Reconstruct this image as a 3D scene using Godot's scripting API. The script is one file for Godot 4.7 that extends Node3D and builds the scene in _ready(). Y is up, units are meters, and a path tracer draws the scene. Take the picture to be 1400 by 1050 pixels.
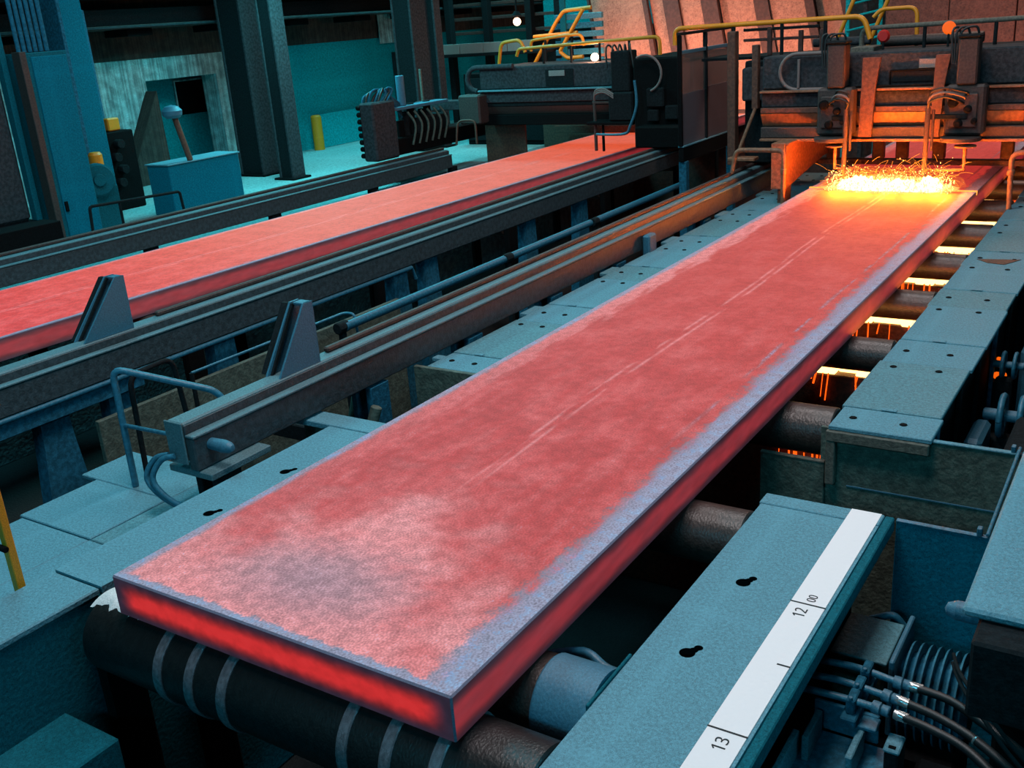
extends Node3D

# ---------------------------------------------------------------- helpers
var M := {}
var T := {}
var used := {}
var rng := RandomNumberGenerator.new()

func st0() -> SurfaceTool:
	var s := SurfaceTool.new()
	s.begin(Mesh.PRIMITIVE_TRIANGLES)
	s.set_smooth_group(-1)
	return s

func tri(s: SurfaceTool, a: Vector3, b: Vector3, c: Vector3) -> void:
	s.add_vertex(a); s.add_vertex(c); s.add_vertex(b)

func quad(s: SurfaceTool, a: Vector3, b: Vector3, c: Vector3, d: Vector3) -> void:
	tri(s, a, b, c); tri(s, a, c, d)

func cvx(s: SurfaceTool, p: Array, c: Vector3) -> void:      # a face of a convex solid round c
	var n: Vector3 = (p[1] - p[0]).cross(p[2] - p[0])
	var m := Vector3.ZERO
	for q in p: m += q
	var q2 := p.duplicate()
	if n.dot(m / p.size() - c) < 0: q2.reverse()
	for i in range(1, p.size() - 1): tri(s, q2[0], q2[i], q2[i + 1])

func bx(s: SurfaceTool, lo: Vector3, hi: Vector3, b := 0.006, xf := Transform3D()) -> void:
	s.set_smooth_group(-1)
	var c := (lo + hi) / 2.0
	var h := (hi - lo).abs() / 2.0
	b = minf(b, minf(h.x, minf(h.y, h.z)) * 0.8)
	var v := func(g: Vector3, ax: int) -> Vector3:
		var q := h - Vector3(b, b, b)
		q[ax] = h[ax]
		return xf * (c + g * q)
	var cc := xf * c
	for ax in 3:
		var j := (ax + 1) % 3
		var k := (ax + 2) % 3
		for sg in [-1.0, 1.0]:
			var f := []
			for w in [[-1, -1], [1, -1], [1, 1], [-1, 1]]:
				var g := Vector3()
				g[ax] = sg; g[j] = w[0]; g[k] = w[1]
				f.append(v.call(g, ax))
			cvx(s, f, cc)
			for sj in [-1.0, 1.0]:
				var g1 := Vector3(); g1[ax] = sg; g1[j] = sj; g1[k] = -1
				var g2 := g1; g2[k] = 1
				cvx(s, [v.call(g1, ax), v.call(g2, ax), v.call(g2, j), v.call(g1, j)], cc)
	for a in [-1.0, 1.0]:
		for d in [-1.0, 1.0]:
			for e in [-1.0, 1.0]:
				var g3 := Vector3(a, d, e)
				cvx(s, [v.call(g3, 0), v.call(g3, 1), v.call(g3, 2)], cc)

func box(lo: Vector3, hi: Vector3, b := 0.006, xf := Transform3D()) -> SurfaceTool:
	var s := st0()
	bx(s, lo, hi, b, xf)
	return s

# polygon (u, v) swept along w; origin o, axes u, v; w = u x v
func prism(s: SurfaceTool, poly: Array, o: Vector3, u: Vector3, v: Vector3, depth: float) -> void:
	s.set_smooth_group(-1)
	var w := u.cross(v).normalized() * depth
	var area := 0.0
	for i in poly.size():
		var a: Vector2 = poly[i]
		var b: Vector2 = poly[(i + 1) % poly.size()]
		area += a.cross(b)
	var pp := PackedVector2Array(poly)
	if area < 0: pp.reverse()
	if depth < 0:                    # keep the outside outside
		o += w
		w = -w
	var at := func(q: Vector2) -> Vector3: return o + u * q.x + v * q.y
	var idx := Geometry2D.triangulate_polygon(pp)
	for i in range(0, idx.size(), 3):
		var a2 := pp[idx[i]]; var b2 := pp[idx[i + 1]]; var c2 := pp[idx[i + 2]]
		if (b2 - a2).cross(c2 - a2) < 0:
			var t := b2; b2 = c2; c2 = t
		tri(s, at.call(a2) + w, at.call(b2) + w, at.call(c2) + w)
		tri(s, at.call(a2), at.call(c2), at.call(b2))
	for i in pp.size():
		var a3: Vector3 = at.call(pp[i]); var b3: Vector3 = at.call(pp[(i + 1) % pp.size()])
		quad(s, a3, b3, b3 + w, a3 + w)

# lathe: profile of (height along dir, radius)
func lathe(s: SurfaceTool, a: Vector3, dir: Vector3, prof: Array, seg := 16) -> void:
	dir = dir.normalized()
	var u := dir.cross(Vector3.UP if absf(dir.y) < 0.9 else Vector3.RIGHT).normalized()
	var v := dir.cross(u)
	for k in prof.size() - 1:
		s.set_smooth_group(k + 1)
		var p: Vector2 = prof[k]; var q: Vector2 = prof[k + 1]
		for i in seg:
			var t0 := TAU * i / seg; var t1 := TAU * (i + 1) / seg
			var d0 := u * cos(t0) + v * sin(t0); var d1 := u * cos(t1) + v * sin(t1)
			var p0 := a + dir * p.x + d0 * p.y; var p1 := a + dir * p.x + d1 * p.y
			var q0 := a + dir * q.x + d0 * q.y; var q1 := a + dir * q.x + d1 * q.y
			if p.y > 1e-6: tri(s, p0, p1, q1)
			if q.y > 1e-6: tri(s, p0, q1, q0)
	s.set_smooth_group(-1)

func cyl(s: SurfaceTool, a: Vector3, b: Vector3, r: float, seg := 12, r2 := -1.0) -> void:
	if r2 < 0: r2 = r
	var l := a.distance_to(b)
	var e := minf(0.008, r * 0.2)
	lathe(s, a, b - a, [Vector2(0, 0), Vector2(0, r - e), Vector2(e, r), Vector2(l - e, r2), Vector2(l, r2 - e), Vector2(l, 0)], seg)

func rod(a: Vector3, b: Vector3, r: float, seg := 12) -> SurfaceTool:
	var s := st0()
	cyl(s, a, b, r, seg)
	return s

# points rounded at the corners by radius c, then swept as a tube
func bend(p: Array, c: float, n := 5) -> Array:
	var out := [p[0]]
	for i in range(1, p.size() - 1):
		var d0: Vector3 = p[i - 1] - p[i]; var d1: Vector3 = p[i + 1] - p[i]
		var k := minf(c, minf(d0.length(), d1.length()) * 0.48)
		var a: Vector3 = p[i] + d0.normalized() * k; var b: Vector3 = p[i] + d1.normalized() * k
		for j in n + 1:
			var t := float(j) / n
			out.append(a.lerp(p[i], t).lerp(p[i].lerp(b, t), t))
	out.append(p[-1])
	return out

func spline(p: Array, n := 6) -> Array:
	var out := []
	for i in p.size() - 1:
		var p0: Vector3 = p[maxi(i - 1, 0)]; var p3: Vector3 = p[mini(i + 2, p.size() - 1)]
		for j in n: out.append((p[i] as Vector3).cubic_interpolate(p[i + 1], p0, p3, float(j) / n))
	out.append(p[-1])
	return out

func tube(s: SurfaceTool, p: Array, r: float, seg := 8) -> void:
	var rings := []
	var prev := Vector3.ZERO
	for i in p.size():
		var d: Vector3 = (p[mini(i + 1, p.size() - 1)] - p[maxi(i - 1, 0)]).normalized()
		var u: Vector3 = prev - d * prev.dot(d) if prev != Vector3.ZERO else d.cross(Vector3.UP if absf(d.y) < 0.9 else Vector3.RIGHT)
		u = u.normalized()
		prev = u
		var v := d.cross(u)
		var ring := []
		for k in seg:
			var t := TAU * k / seg
			ring.append(p[i] + (u * cos(t) + v * sin(t)) * r)
		rings.append(ring)
	s.set_smooth_group(1)
	for i in rings.size() - 1:
		for k in seg:
			var k2 := (k + 1) % seg
			quad(s, rings[i][k], rings[i][k2], rings[i + 1][k2], rings[i + 1][k])
	s.set_smooth_group(-1)
	for k in range(1, seg - 1):
		tri(s, rings[0][0], rings[0][k + 1], rings[0][k])
		tri(s, rings[-1][0], rings[-1][k], rings[-1][k + 1])

func pipe(p: Array, r: float, seg := 8) -> SurfaceTool:
	var s := st0()
	tube(s, p, r, seg)
	return s

func numbered(called: String, where: Object) -> String:
	var key := str(where.get_instance_id()) + called
	used[key] = used.get(key, -1) + 1
	return called if used[key] == 0 else "%s_%03d" % [called, used[key]]

func base_of(n: Node) -> Vector3:
	var at := Vector3.ZERO
	while n != self and n is Node3D:
		at += (n as Node3D).position
		n = n.get_parent()
	return at

func obj(called: String, s: SurfaceTool, m: Material, parent: Node = self) -> MeshInstance3D:
	s.generate_normals()
	var o := MeshInstance3D.new()
	o.mesh = s.commit()
	o.mesh.surface_set_material(0, m)
	o.name = numbered(called, parent)
	parent.add_child(o, true)
	o.position = -base_of(parent)
	return o

func tag(o: Node, label: String, category: String, group := "", kind := "") -> Node:
	o.set_meta("label", label)
	o.set_meta("category", category)
	if group: o.set_meta("group", group)
	if kind: o.set_meta("kind", kind)
	return o

func thing(called: String, label: String, category: String, at: Vector3, group := "") -> Node3D:
	var o := Node3D.new()
	o.name = numbered(called, self)
	add_child(o, true)
	o.position = at
	tag(o, label, category, group)
	return o

func struct(called: String, s: SurfaceTool, m: Material, label := "", parent: Node = self) -> MeshInstance3D:
	var o := obj(called, s, m, parent)
	if parent == self:
		o.set_meta("kind", "structure")
		if label: o.set_meta("label", label)
	return o

func nth(k: int) -> String:
	return ["first", "second", "third", "fourth", "fifth", "sixth", "seventh", "eighth", "ninth", "tenth", "eleventh", "twelfth", "thirteenth", "fourteenth", "fifteenth", "sixteenth"][k]

# ---------------------------------------------------------------- materials
func noise_bytes(w: int, h: int, freq: float, sd: int, oct := 4, tile := true) -> PackedByteArray:
	var n := FastNoiseLite.new()
	n.seed = sd
	n.noise_type = FastNoiseLite.TYPE_SIMPLEX_SMOOTH
	n.frequency = freq
	n.fractal_octaves = oct
	var im := n.get_seamless_image(w, h, false, false, 0.15) if tile else n.get_image(w, h, false, false, true)
	im.convert(Image.FORMAT_L8)
	return im.get_data()

func grime(name_: String, lo: float, fq: float, sd: int, streak := false) -> void:
	var n := 512
	var a := noise_bytes(n, n, fq, sd, 5)
	var b := noise_bytes(n, n, 0.22, sd + 1, 2)
	var c := noise_bytes(n, 8, 0.08, sd + 2, 3) if streak else PackedByteArray()
	var out := PackedByteArray()
	out.resize(n * n)
	for y in n:
		for x in n:
			var i := y * n + x
			var k := smoothstep(0.1, 0.9, a[i] / 255.0)
			if streak: k = k * 0.55 + 0.45 * smoothstep(0.3, 0.7, c[(3 + (y >> 8)) * n + x] / 255.0)
			var f := lerpf(lo, 1.0, k) * (1.0 - 0.42 * absf(b[i] / 255.0 - 0.5) * 2.0)
			out[i] = int(clampf(f, 0, 1) * 255)
	var im := Image.create_from_data(n, n, false, Image.FORMAT_L8, out)
	im.convert(Image.FORMAT_RGB8)
	im.generate_mipmaps()
	T[name_] = ImageTexture.create_from_image(im)

func mk(key: String, c: Color, rough := 0.6, metal := 0.0, tex := "fine", scale_ := 1.0, bump := 0.4) -> StandardMaterial3D:
	var m := StandardMaterial3D.new()
	m.resource_name = key
	m.albedo_color = c
	m.roughness = rough
	m.metallic = metal
	m.uv1_triplanar = true
	m.uv1_world_triplanar = true
	m.uv1_scale = Vector3.ONE * scale_
	if tex: m.albedo_texture = T[tex]
	if bump > 0:
		m.normal_enabled = true
		m.normal_texture = T["nrm"]
		m.normal_scale = bump
	M[key] = m
	return m

func matte() -> void:
	for k in ["deep_blue", "curb", "blue_paint", "dark_steel", "black_steel", "machine", "plaster_teal"]:
		M[k].roughness = 0.85
		M[k].metallic_specular = 0.25

func glow(key: String, c: Color, e: float) -> StandardMaterial3D:
	var m := StandardMaterial3D.new()
	m.resource_name = key
	m.albedo_color = Color(0.1, 0.08, 0.06)
	m.emission_enabled = true
	m.emission = c
	m.emission_energy_multiplier = e
	m.roughness = 0.8
	M[key] = m
	return m

# scale and heat of a hot slab: [albedo, emission]; u across from the left edge, v along from the front
func stretched(w: int, h: int, sh: int, f: float, sd: int, oct: int) -> PackedByteArray:
	var n := FastNoiseLite.new()
	n.seed = sd
	n.noise_type = FastNoiseLite.TYPE_SIMPLEX_SMOOTH
	n.frequency = f
	n.fractal_octaves = oct
	var im := n.get_image(w, h * 5 / 2 if sh == 0 else h >> (sh - 1), false, false, true)
	im.resize(w, h, Image.INTERPOLATE_CUBIC)
	im.convert(Image.FORMAT_L8)
	return im.get_data()

func slab_maps(w: int, h: int, wid: float, lng: float, sd: int, rim_l: float, rim_r: float, rim_f: float, patch: Vector2, warm: float) -> Array:
	var px := w / wid
	var big := stretched(w, h, 0, 2.0 / px, sd, 3)
	var mid := stretched(w, h, 0, 10.0 / px, sd + 1, 4)
	var str_ := stretched(w, h, 2, 7.0 / px, sd + 2, 3)
	var fine := stretched(w, h, 0, 62.0 / px, sd + 3, 2)
	var alb := PackedByteArray(); alb.resize(w * h * 3)
	var emi := PackedByteArray(); emi.resize(w * h * 3)
	for y in h:
		var zf := (y + 0.5) / h * lng
		var far := smoothstep(0.3, 7.5, zf)
		var wob := 0.02 * sin(zf * 1.3)
		for x in w:
			var i := y * w + x
			var xl := (x + 0.5) / w * wid
			var xr := wid - xl
			var nb := big[i] / 255.0; var nm := mid[i] / 255.0; var ns := str_[i] / 255.0; var nf := fine[i] / 255.0
			var jit := (nm - 0.5) * 0.7 + (nf - 0.5) * 0.55 + (ns - 0.5) * 0.5
			var e := smoothstep(1.15, 0.45, xr / rim_r + jit * 0.9)
			e = maxf(e, 0.85 * smoothstep(1.2, 0.3, xl / rim_l + jit * 0.9))
			e = maxf(e, smoothstep(1.1, 0.55, zf / rim_f + jit * 1.2))
			# a pale line running beside the right rim
			e = maxf(e, 0.4 * smoothstep(0.03, 0.0, absf(xr - rim_r * 1.45 - wob * 0.5)) * smoothstep(0.35, 0.6, ns) * smoothstep(2.0, 4.0, zf))
			# dusty pale veil: broad patches, strongest at the front and beside the left rim
			var veil := smoothstep(0.3, 0.85, nb * 0.6 + ns * 0.4) * 0.42 * (1.0 - 0.55 * far)
			veil = maxf(veil, 0.75 * smoothstep(1.8, 0.9, xl / (rim_l * 2.4) + (ns - 0.5) * 1.2) * (0.35 + 0.65 * far))
			veil = maxf(veil, 0.85 * smoothstep(1.5, 0.5, zf / 1.5 + (nb - 0.5) * 0.8 + absf(xl - wid * 0.47) * 0.7))
			var mdl := absf(xl - wid * 0.5 - wob) - 0.032
			veil = maxf(veil, 0.7 * smoothstep(0.03, 0.0, absf(mdl) + (nf - 0.5) * 0.02) * smoothstep(0.2, 0.6, ns) * smoothstep(0.8, 2.2, zf))
			var sp := Vector2((xl - patch.x) / 0.66, (zf - patch.y) / 0.42).length()
			var cold := smoothstep(1.25, 0.0, sp + (nm - 0.5) * 0.35)
			var g := (nf - 0.5) * 0.55 + (nm - 0.5) * 0.32
			var blue := smoothstep(0.52, 0.7, nm + (nf - 0.5) * 0.7) * smoothstep(0.05, 0.5, e) * (1.0 - 0.6 * smoothstep(0.7, 1.0, e))
			# thin bluish flecks scattered over the surface
			var fleck := smoothstep(0.7, 0.82, nf * 0.65 + nm * 0.35) * (0.3 + 0.5 * smoothstep(0.9, 0.2, minf(xl, xr)))
			var a := Color(0.3, 0.175, 0.165).lerp(Color(0.74, 0.55, 0.54), clampf(veil, 0, 1))
			a = a.lerp(Color(0.52, 0.45, 0.49), cold * 0.65)
			a = a.lerp(Color(0.56, 0.55, 0.62), e).lerp(Color(0.26, 0.5, 0.63), maxf(blue * 0.75, fleck * 0.55))
			a = a * (1.0 + g) * (1.0 - 0.55 * maxf(warm - 0.4, 0.0) * smoothstep(0.5, 1.0, zf / lng))
			var hot := clampf(0.9 + 0.1 * far + (nb - 0.5) * 0.13 + g * 0.45, 0, 1) * (1.0 - 0.62 * e) * (1.0 - 0.36 * cold) * (1.0 - 0.1 * veil) * (1.0 - 0.35 * fleck)
			var k := i * 3
			alb[k] = clampi(int(a.r * 255), 0, 255); alb[k + 1] = clampi(int(a.g * 255), 0, 255); alb[k + 2] = clampi(int(a.b * 255), 0, 255)
			emi[k] = int(hot * 255); emi[k + 1] = int(hot * (50 + 62 * warm * far)); emi[k + 2] = int(hot * (54 + 10 * far))
	var out := []
	for d in [alb, emi]:
		var im := Image.create_from_data(w, h, false, Image.FORMAT_RGB8, d)
		im.generate_mipmaps()
		out.append(ImageTexture.create_from_image(im))
	return out

func slab_mat(key: String, maps: Array, e: float) -> StandardMaterial3D:
	var m := StandardMaterial3D.new()
	m.resource_name = key
	m.albedo_texture = maps[0]
	m.emission_enabled = true
	m.emission = Color.WHITE
	m.emission_operator = BaseMaterial3D.EMISSION_OP_MULTIPLY
	m.emission_texture = maps[1]
	m.emission_energy_multiplier = e
	m.roughness = 0.75
	m.texture_repeat = false
	M[key] = m
	return m

# end and side faces: hot core, cold at the edges
func face_map(w: int, h: int, core: Color, rim: Color, ru: float, rv: float, sd: int, grain: float) -> ImageTexture:
	var a := noise_bytes(w, h, 2.5 / h, sd, 4, false)
	var im := Image.create(w, h, false, Image.FORMAT_RGB8)
	for y in h:
		for x in w:
			var n := a[y * w + x] / 255.0 - 0.5
			var du := minf(x + 0.5, w - x - 0.5) / w / ru
			var dv := minf(y + 0.5, h - y - 0.5) / h / rv
			var k := smoothstep(0.05, 1.0, du + n * 0.12) * smoothstep(0.0, 1.0, dv + n * 0.12)
			im.set_pixel(x, y, rim.lerp(core, k) * (1.0 + n * grain))
	im.generate_mipmaps()
	return ImageTexture.create_from_image(im)

func uvquad(s: SurfaceTool, a: Vector3, b: Vector3, c: Vector3, d: Vector3, v0 := 0.0, v1 := 1.0) -> void:
	# a,b,c,d counterclockwise from outside; a = (0,v0) b = (1,v0) c = (1,v1) d = (0,v1)
	for q in [[a, 0, v0], [c, 1, v1], [b, 1, v0], [a, 0, v0], [d, 0, v1], [c, 1, v1]]:
		s.set_uv(Vector2(q[1], q[2]))
		s.add_vertex(q[0])

func make_slab(called: String, lo: Vector3, hi: Vector3, split: float, mats: Array) -> MeshInstance3D:
	# mats: top, front, side, rim
	var c := 0.008
	var mesh_ := ArrayMesh.new()
	var x0 := lo.x + c; var x1 := hi.x - c; var zf := hi.z - c; var y1 := hi.y; var zb := lo.z
	var s := st0()
	var n := 24
	var a := zf; var b := split
	uvquad(s, Vector3(x0, y1, a), Vector3(x1, y1, a), Vector3(x1, y1, b), Vector3(x0, y1, b))
	uvquad(s, Vector3(x0, y1, b), Vector3(x1, y1, b), Vector3(x1, y1, zb), Vector3(x0, y1, zb), 1.0, 0.3)
	var parts := [s]
	s = st0()
	uvquad(s, Vector3(x0, lo.y + c, hi.z), Vector3(x1, lo.y + c, hi.z), Vector3(x1, y1 - c, hi.z), Vector3(x0, y1 - c, hi.z), 1.0, 0.0)
	parts.append(s)
	s = st0()
	for k in n:
		var za := lerpf(zf, zb, float(k) / n); var zc := lerpf(zf, zb, float(k + 1) / n)
		for sd in [1, -1]:
			var xx := hi.x if sd > 0 else lo.x
			var q := [Vector3(xx, lo.y + c, za), Vector3(xx, lo.y + c, zc), Vector3(xx, y1 - c, zc), Vector3(xx, y1 - c, za)]
			var uu := [0.5, 0.5, 0.5, 0.5]
			var order := [0, 2, 1, 0, 3, 2] if sd > 0 else [0, 1, 2, 0, 2, 3]
			for i in order:
				s.set_uv(Vector2((zf - (q[i] as Vector3).z) / 6.0, 1.0 if i < 2 else 0.0))
				s.add_vertex(q[i])
	quad(s, Vector3(x0, lo.y, zf), Vector3(x0, lo.y, zb), Vector3(x1, lo.y, zb), Vector3(x1, lo.y, zf))
	quad(s, Vector3(x0, y1, zb), Vector3(x1, y1, zb), Vector3(x1, lo.y, zb), Vector3(x0, lo.y, zb))
	parts.append(s)
	s = st0()
	var cc := (lo + hi) / 2.0
	cvx(s, [Vector3(x0, y1, zf), Vector3(x1, y1, zf), Vector3(x1, y1 - c, hi.z), Vector3(x0, y1 - c, hi.z)], cc)
	cvx(s, [Vector3(x0, lo.y, zf), Vector3(x1, lo.y, zf), Vector3(x1, lo.y + c, hi.z), Vector3(x0, lo.y + c, hi.z)], cc)
	for xs in [[x0, lo.x], [x1, hi.x]]:
		cvx(s, [Vector3(xs[0], y1, zf), Vector3(xs[0], y1, zb), Vector3(xs[1], y1 - c, zb), Vector3(xs[1], y1 - c, zf)], cc)
		cvx(s, [Vector3(xs[0], lo.y, zf), Vector3(xs[0], lo.y, zb), Vector3(xs[1], lo.y + c, zb), Vector3(xs[1], lo.y + c, zf)], cc)
		cvx(s, [Vector3(xs[0], lo.y + c, hi.z), Vector3(xs[0], y1 - c, hi.z), Vector3(xs[1], y1 - c, zf), Vector3(xs[1], lo.y + c, zf)], cc)
		cvx(s, [Vector3(xs[0], y1, zf), Vector3(xs[0], y1 - c, hi.z), Vector3(xs[1], y1 - c, zf)], cc)
		cvx(s, [Vector3(xs[0], lo.y, zf), Vector3(xs[0], lo.y + c, hi.z), Vector3(xs[1], lo.y + c, zf)], cc)
	parts.append(s)
	for k in 4:
		parts[k].generate_normals()
		parts[k].commit(mesh_)
		mesh_.surface_set_material(k, mats[k])
	var o := MeshInstance3D.new()
	o.mesh = mesh_
	o.name = numbered(called, self)
	add_child(o, true)
	return o

func omni(called: String, at: Vector3, c: Color, e: float, size: float) -> OmniLight3D:
	var l := OmniLight3D.new()
	l.name = called
	l.light_color = c
	l.light_energy = e
	l.light_size = size
	l.omni_range = 60.0
	l.omni_attenuation = 2.0
	l.shadow_enabled = true
	add_child(l, true)
	l.position = at
	return l

func ceiling_lamp(at: Vector3, size: Vector2, c: Color, e: float, label: String) -> void:
	var t := thing("ceiling_lamp", label, "lamp", at, "")
	obj("housing", box(at + Vector3(-size.x / 2 - 0.05, 0.03, -size.y / 2 - 0.05), at + Vector3(size.x / 2 + 0.05, 0.2, size.y / 2 + 0.05), 0.02), M.dark_steel, t)
	obj("diffuser", box(at + Vector3(-size.x / 2, 0.0, -size.y / 2), at + Vector3(size.x / 2, 0.03, size.y / 2), 0.005), M.lamp_panel, t)
	obj("hanger", rod(at + Vector3(0, 0.2, 0), Vector3(at.x, 11.0, at.z), 0.03), M.dark_steel, t)
	var l := AreaLight3D.new()
	l.name = "ceiling_lamp_light"
	l.area_size = size
	l.light_color = c
	l.light_energy = e
	l.area_range = 60.0
	l.area_attenuation = 2.0
	l.shadow_enabled = true
	add_child(l, true)
	l.position = at - Vector3(0, 0.03, 0)
	l.rotation.x = -PI / 2

# ---------------------------------------------------------------- the scene
func _ready() -> void:
	# camera: 2.66 m above the cover plates
	var cam := Camera3D.new()
	cam.name = "camera"
	add_child(cam)
	cam.basis = Basis(Vector3(0.83926599, -0.07182644, -0.53895599), Vector3(-0.12703435, 0.93789902, -0.32281218), Vector3(0.52867275, 0.33939121, 0.77802232)).orthonormalized()
	cam.position = Vector3(0, 2.66, 0)
	cam.fov = 41.4968
	cam.near = 0.05
	cam.far = 200.0
	cam.current = true
	var we := WorldEnvironment.new()
	we.name = "world_environment"
	var env := Environment.new()
	env.background_mode = Environment.BG_COLOR
	env.background_color = Color(0.0, 0.004, 0.006)
	env.tonemap_mode = Environment.TONE_MAPPER_LINEAR
	env.tonemap_exposure = 1.0
	env.sdfgi_enabled = true
	env.ssao_enabled = true
	env.ssil_enabled = true
	we.environment = env
	add_child(we)

	rng.seed = 11
	textures()
	materials()
	lights()
	setting()
	slabs()
	rollers()
	covers()
	ruler_cover()
	runway_rails()
	left_walkway()
	right_pit()
	corner_machinery()
	torch_machine()
	far_torch_machine()
	flame()
	slag()
	left_bay()
	background()

func lights() -> void:
	var teal := Color(1.0, 0.96, 0.97)
	var deep := Color(0.25, 0.85, 1.0)
	ceiling_lamp(Vector3(-3.0, 9.0, -3.5), Vector2(2.5, 2.5), teal, 50.0, "square hall lamp hanging above the near end of the slab")
	ceiling_lamp(Vector3(-4.5, 9.0, -10.5), Vector2(2.5, 2.5), teal, 38.0, "square hall lamp hanging above the middle of the slab")
	ceiling_lamp(Vector3(-10.0, 9.0, -6.5), Vector2(2.5, 2.5), Color(0.36, 0.9, 1.0), 46.0, "square hall lamp hanging above the farther slab")
	ceiling_lamp(Vector3(-3.2, 7.0, -19.5), Vector2(1.8, 1.8), Color(1.0, 0.8, 0.72), 26.0, "square warm hall lamp hanging beyond the cutting machine")
	ceiling_lamp(Vector3(-13.7, 4.1, -14.2), Vector2(1.2, 1.2), Color(0.36, 0.92, 0.96), 26.0, "low square lamp hanging above the left bay before the dark window")
	ceiling_lamp(Vector3(-14.8, 7.5, -15.5), Vector2(1.6, 1.6), Color(0.42, 0.92, 0.96), 60.0, "square hall lamp hanging above the left bay beside the dark window")
	ceiling_lamp(Vector3(-14.6, 7.5, -22.0), Vector2(1.6, 1.6), Color(0.3, 0.9, 0.95), 60.0, "square hall lamp hanging above the far end of the left bay")
	fill_lamp(Vector3(-2.0, 7.0, 8.9), Vector3(0, -0.45, -1), Vector2(6, 1.5), deep, 75.0, "long unseen fill lamp high on the wall behind the viewpoint")  # unseen fill lamps, added to lighten upright and pit faces
	fill_lamp(Vector3(6.9, 6.5, -4.0), Vector3(-1, -0.5, 0), Vector2(6, 1.5), deep, 42.0, "long unseen fill lamp high on the right-hand wall")

func fill_lamp(at: Vector3, towards: Vector3, size: Vector2, c: Color, e: float, label: String) -> void:
	var t := thing("fill_lamp", label, "lamp", at)
	var b := Basis.looking_at(towards.normalized(), Vector3.UP)
	var xf := Transform3D(b, at)
	obj("housing", box(Vector3(-size.x / 2 - 0.05, -size.y / 2 - 0.05, 0.03), Vector3(size.x / 2 + 0.05, size.y / 2 + 0.05, 0.12), 0.02, xf), M.dark_steel, t)
	obj("diffuser", box(Vector3(-size.x / 2, -size.y / 2, 0.0), Vector3(size.x / 2, size.y / 2, 0.03), 0.005, xf), M.lamp_panel, t)
	var l := AreaLight3D.new()
	l.name = "fill_lamp_light"
	l.area_size = size
	l.light_color = c
	l.light_energy = e
	l.area_range = 60.0
	l.area_attenuation = 2.0
	l.shadow_enabled = true
	add_child(l, true)
	l.transform = Transform3D(b, at + towards.normalized() * 0.03)

func textures() -> void:
	grime("fine", 0.86, 0.09, 3)
	grime("blotch", 0.74, 0.035, 9)
	grime("streak", 0.6, 0.02, 21, true)
	var n := FastNoiseLite.new()
	n.seed = 5
	n.frequency = 0.09
	n.fractal_octaves = 4
	var im := n.get_seamless_image(512, 512)
	im.convert(Image.FORMAT_L8)
	im.convert(Image.FORMAT_RGBA8)
	im.bump_map_to_normal_map(3.0)
	im.generate_mipmaps()
	T["nrm"] = ImageTexture.create_from_image(im)

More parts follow.
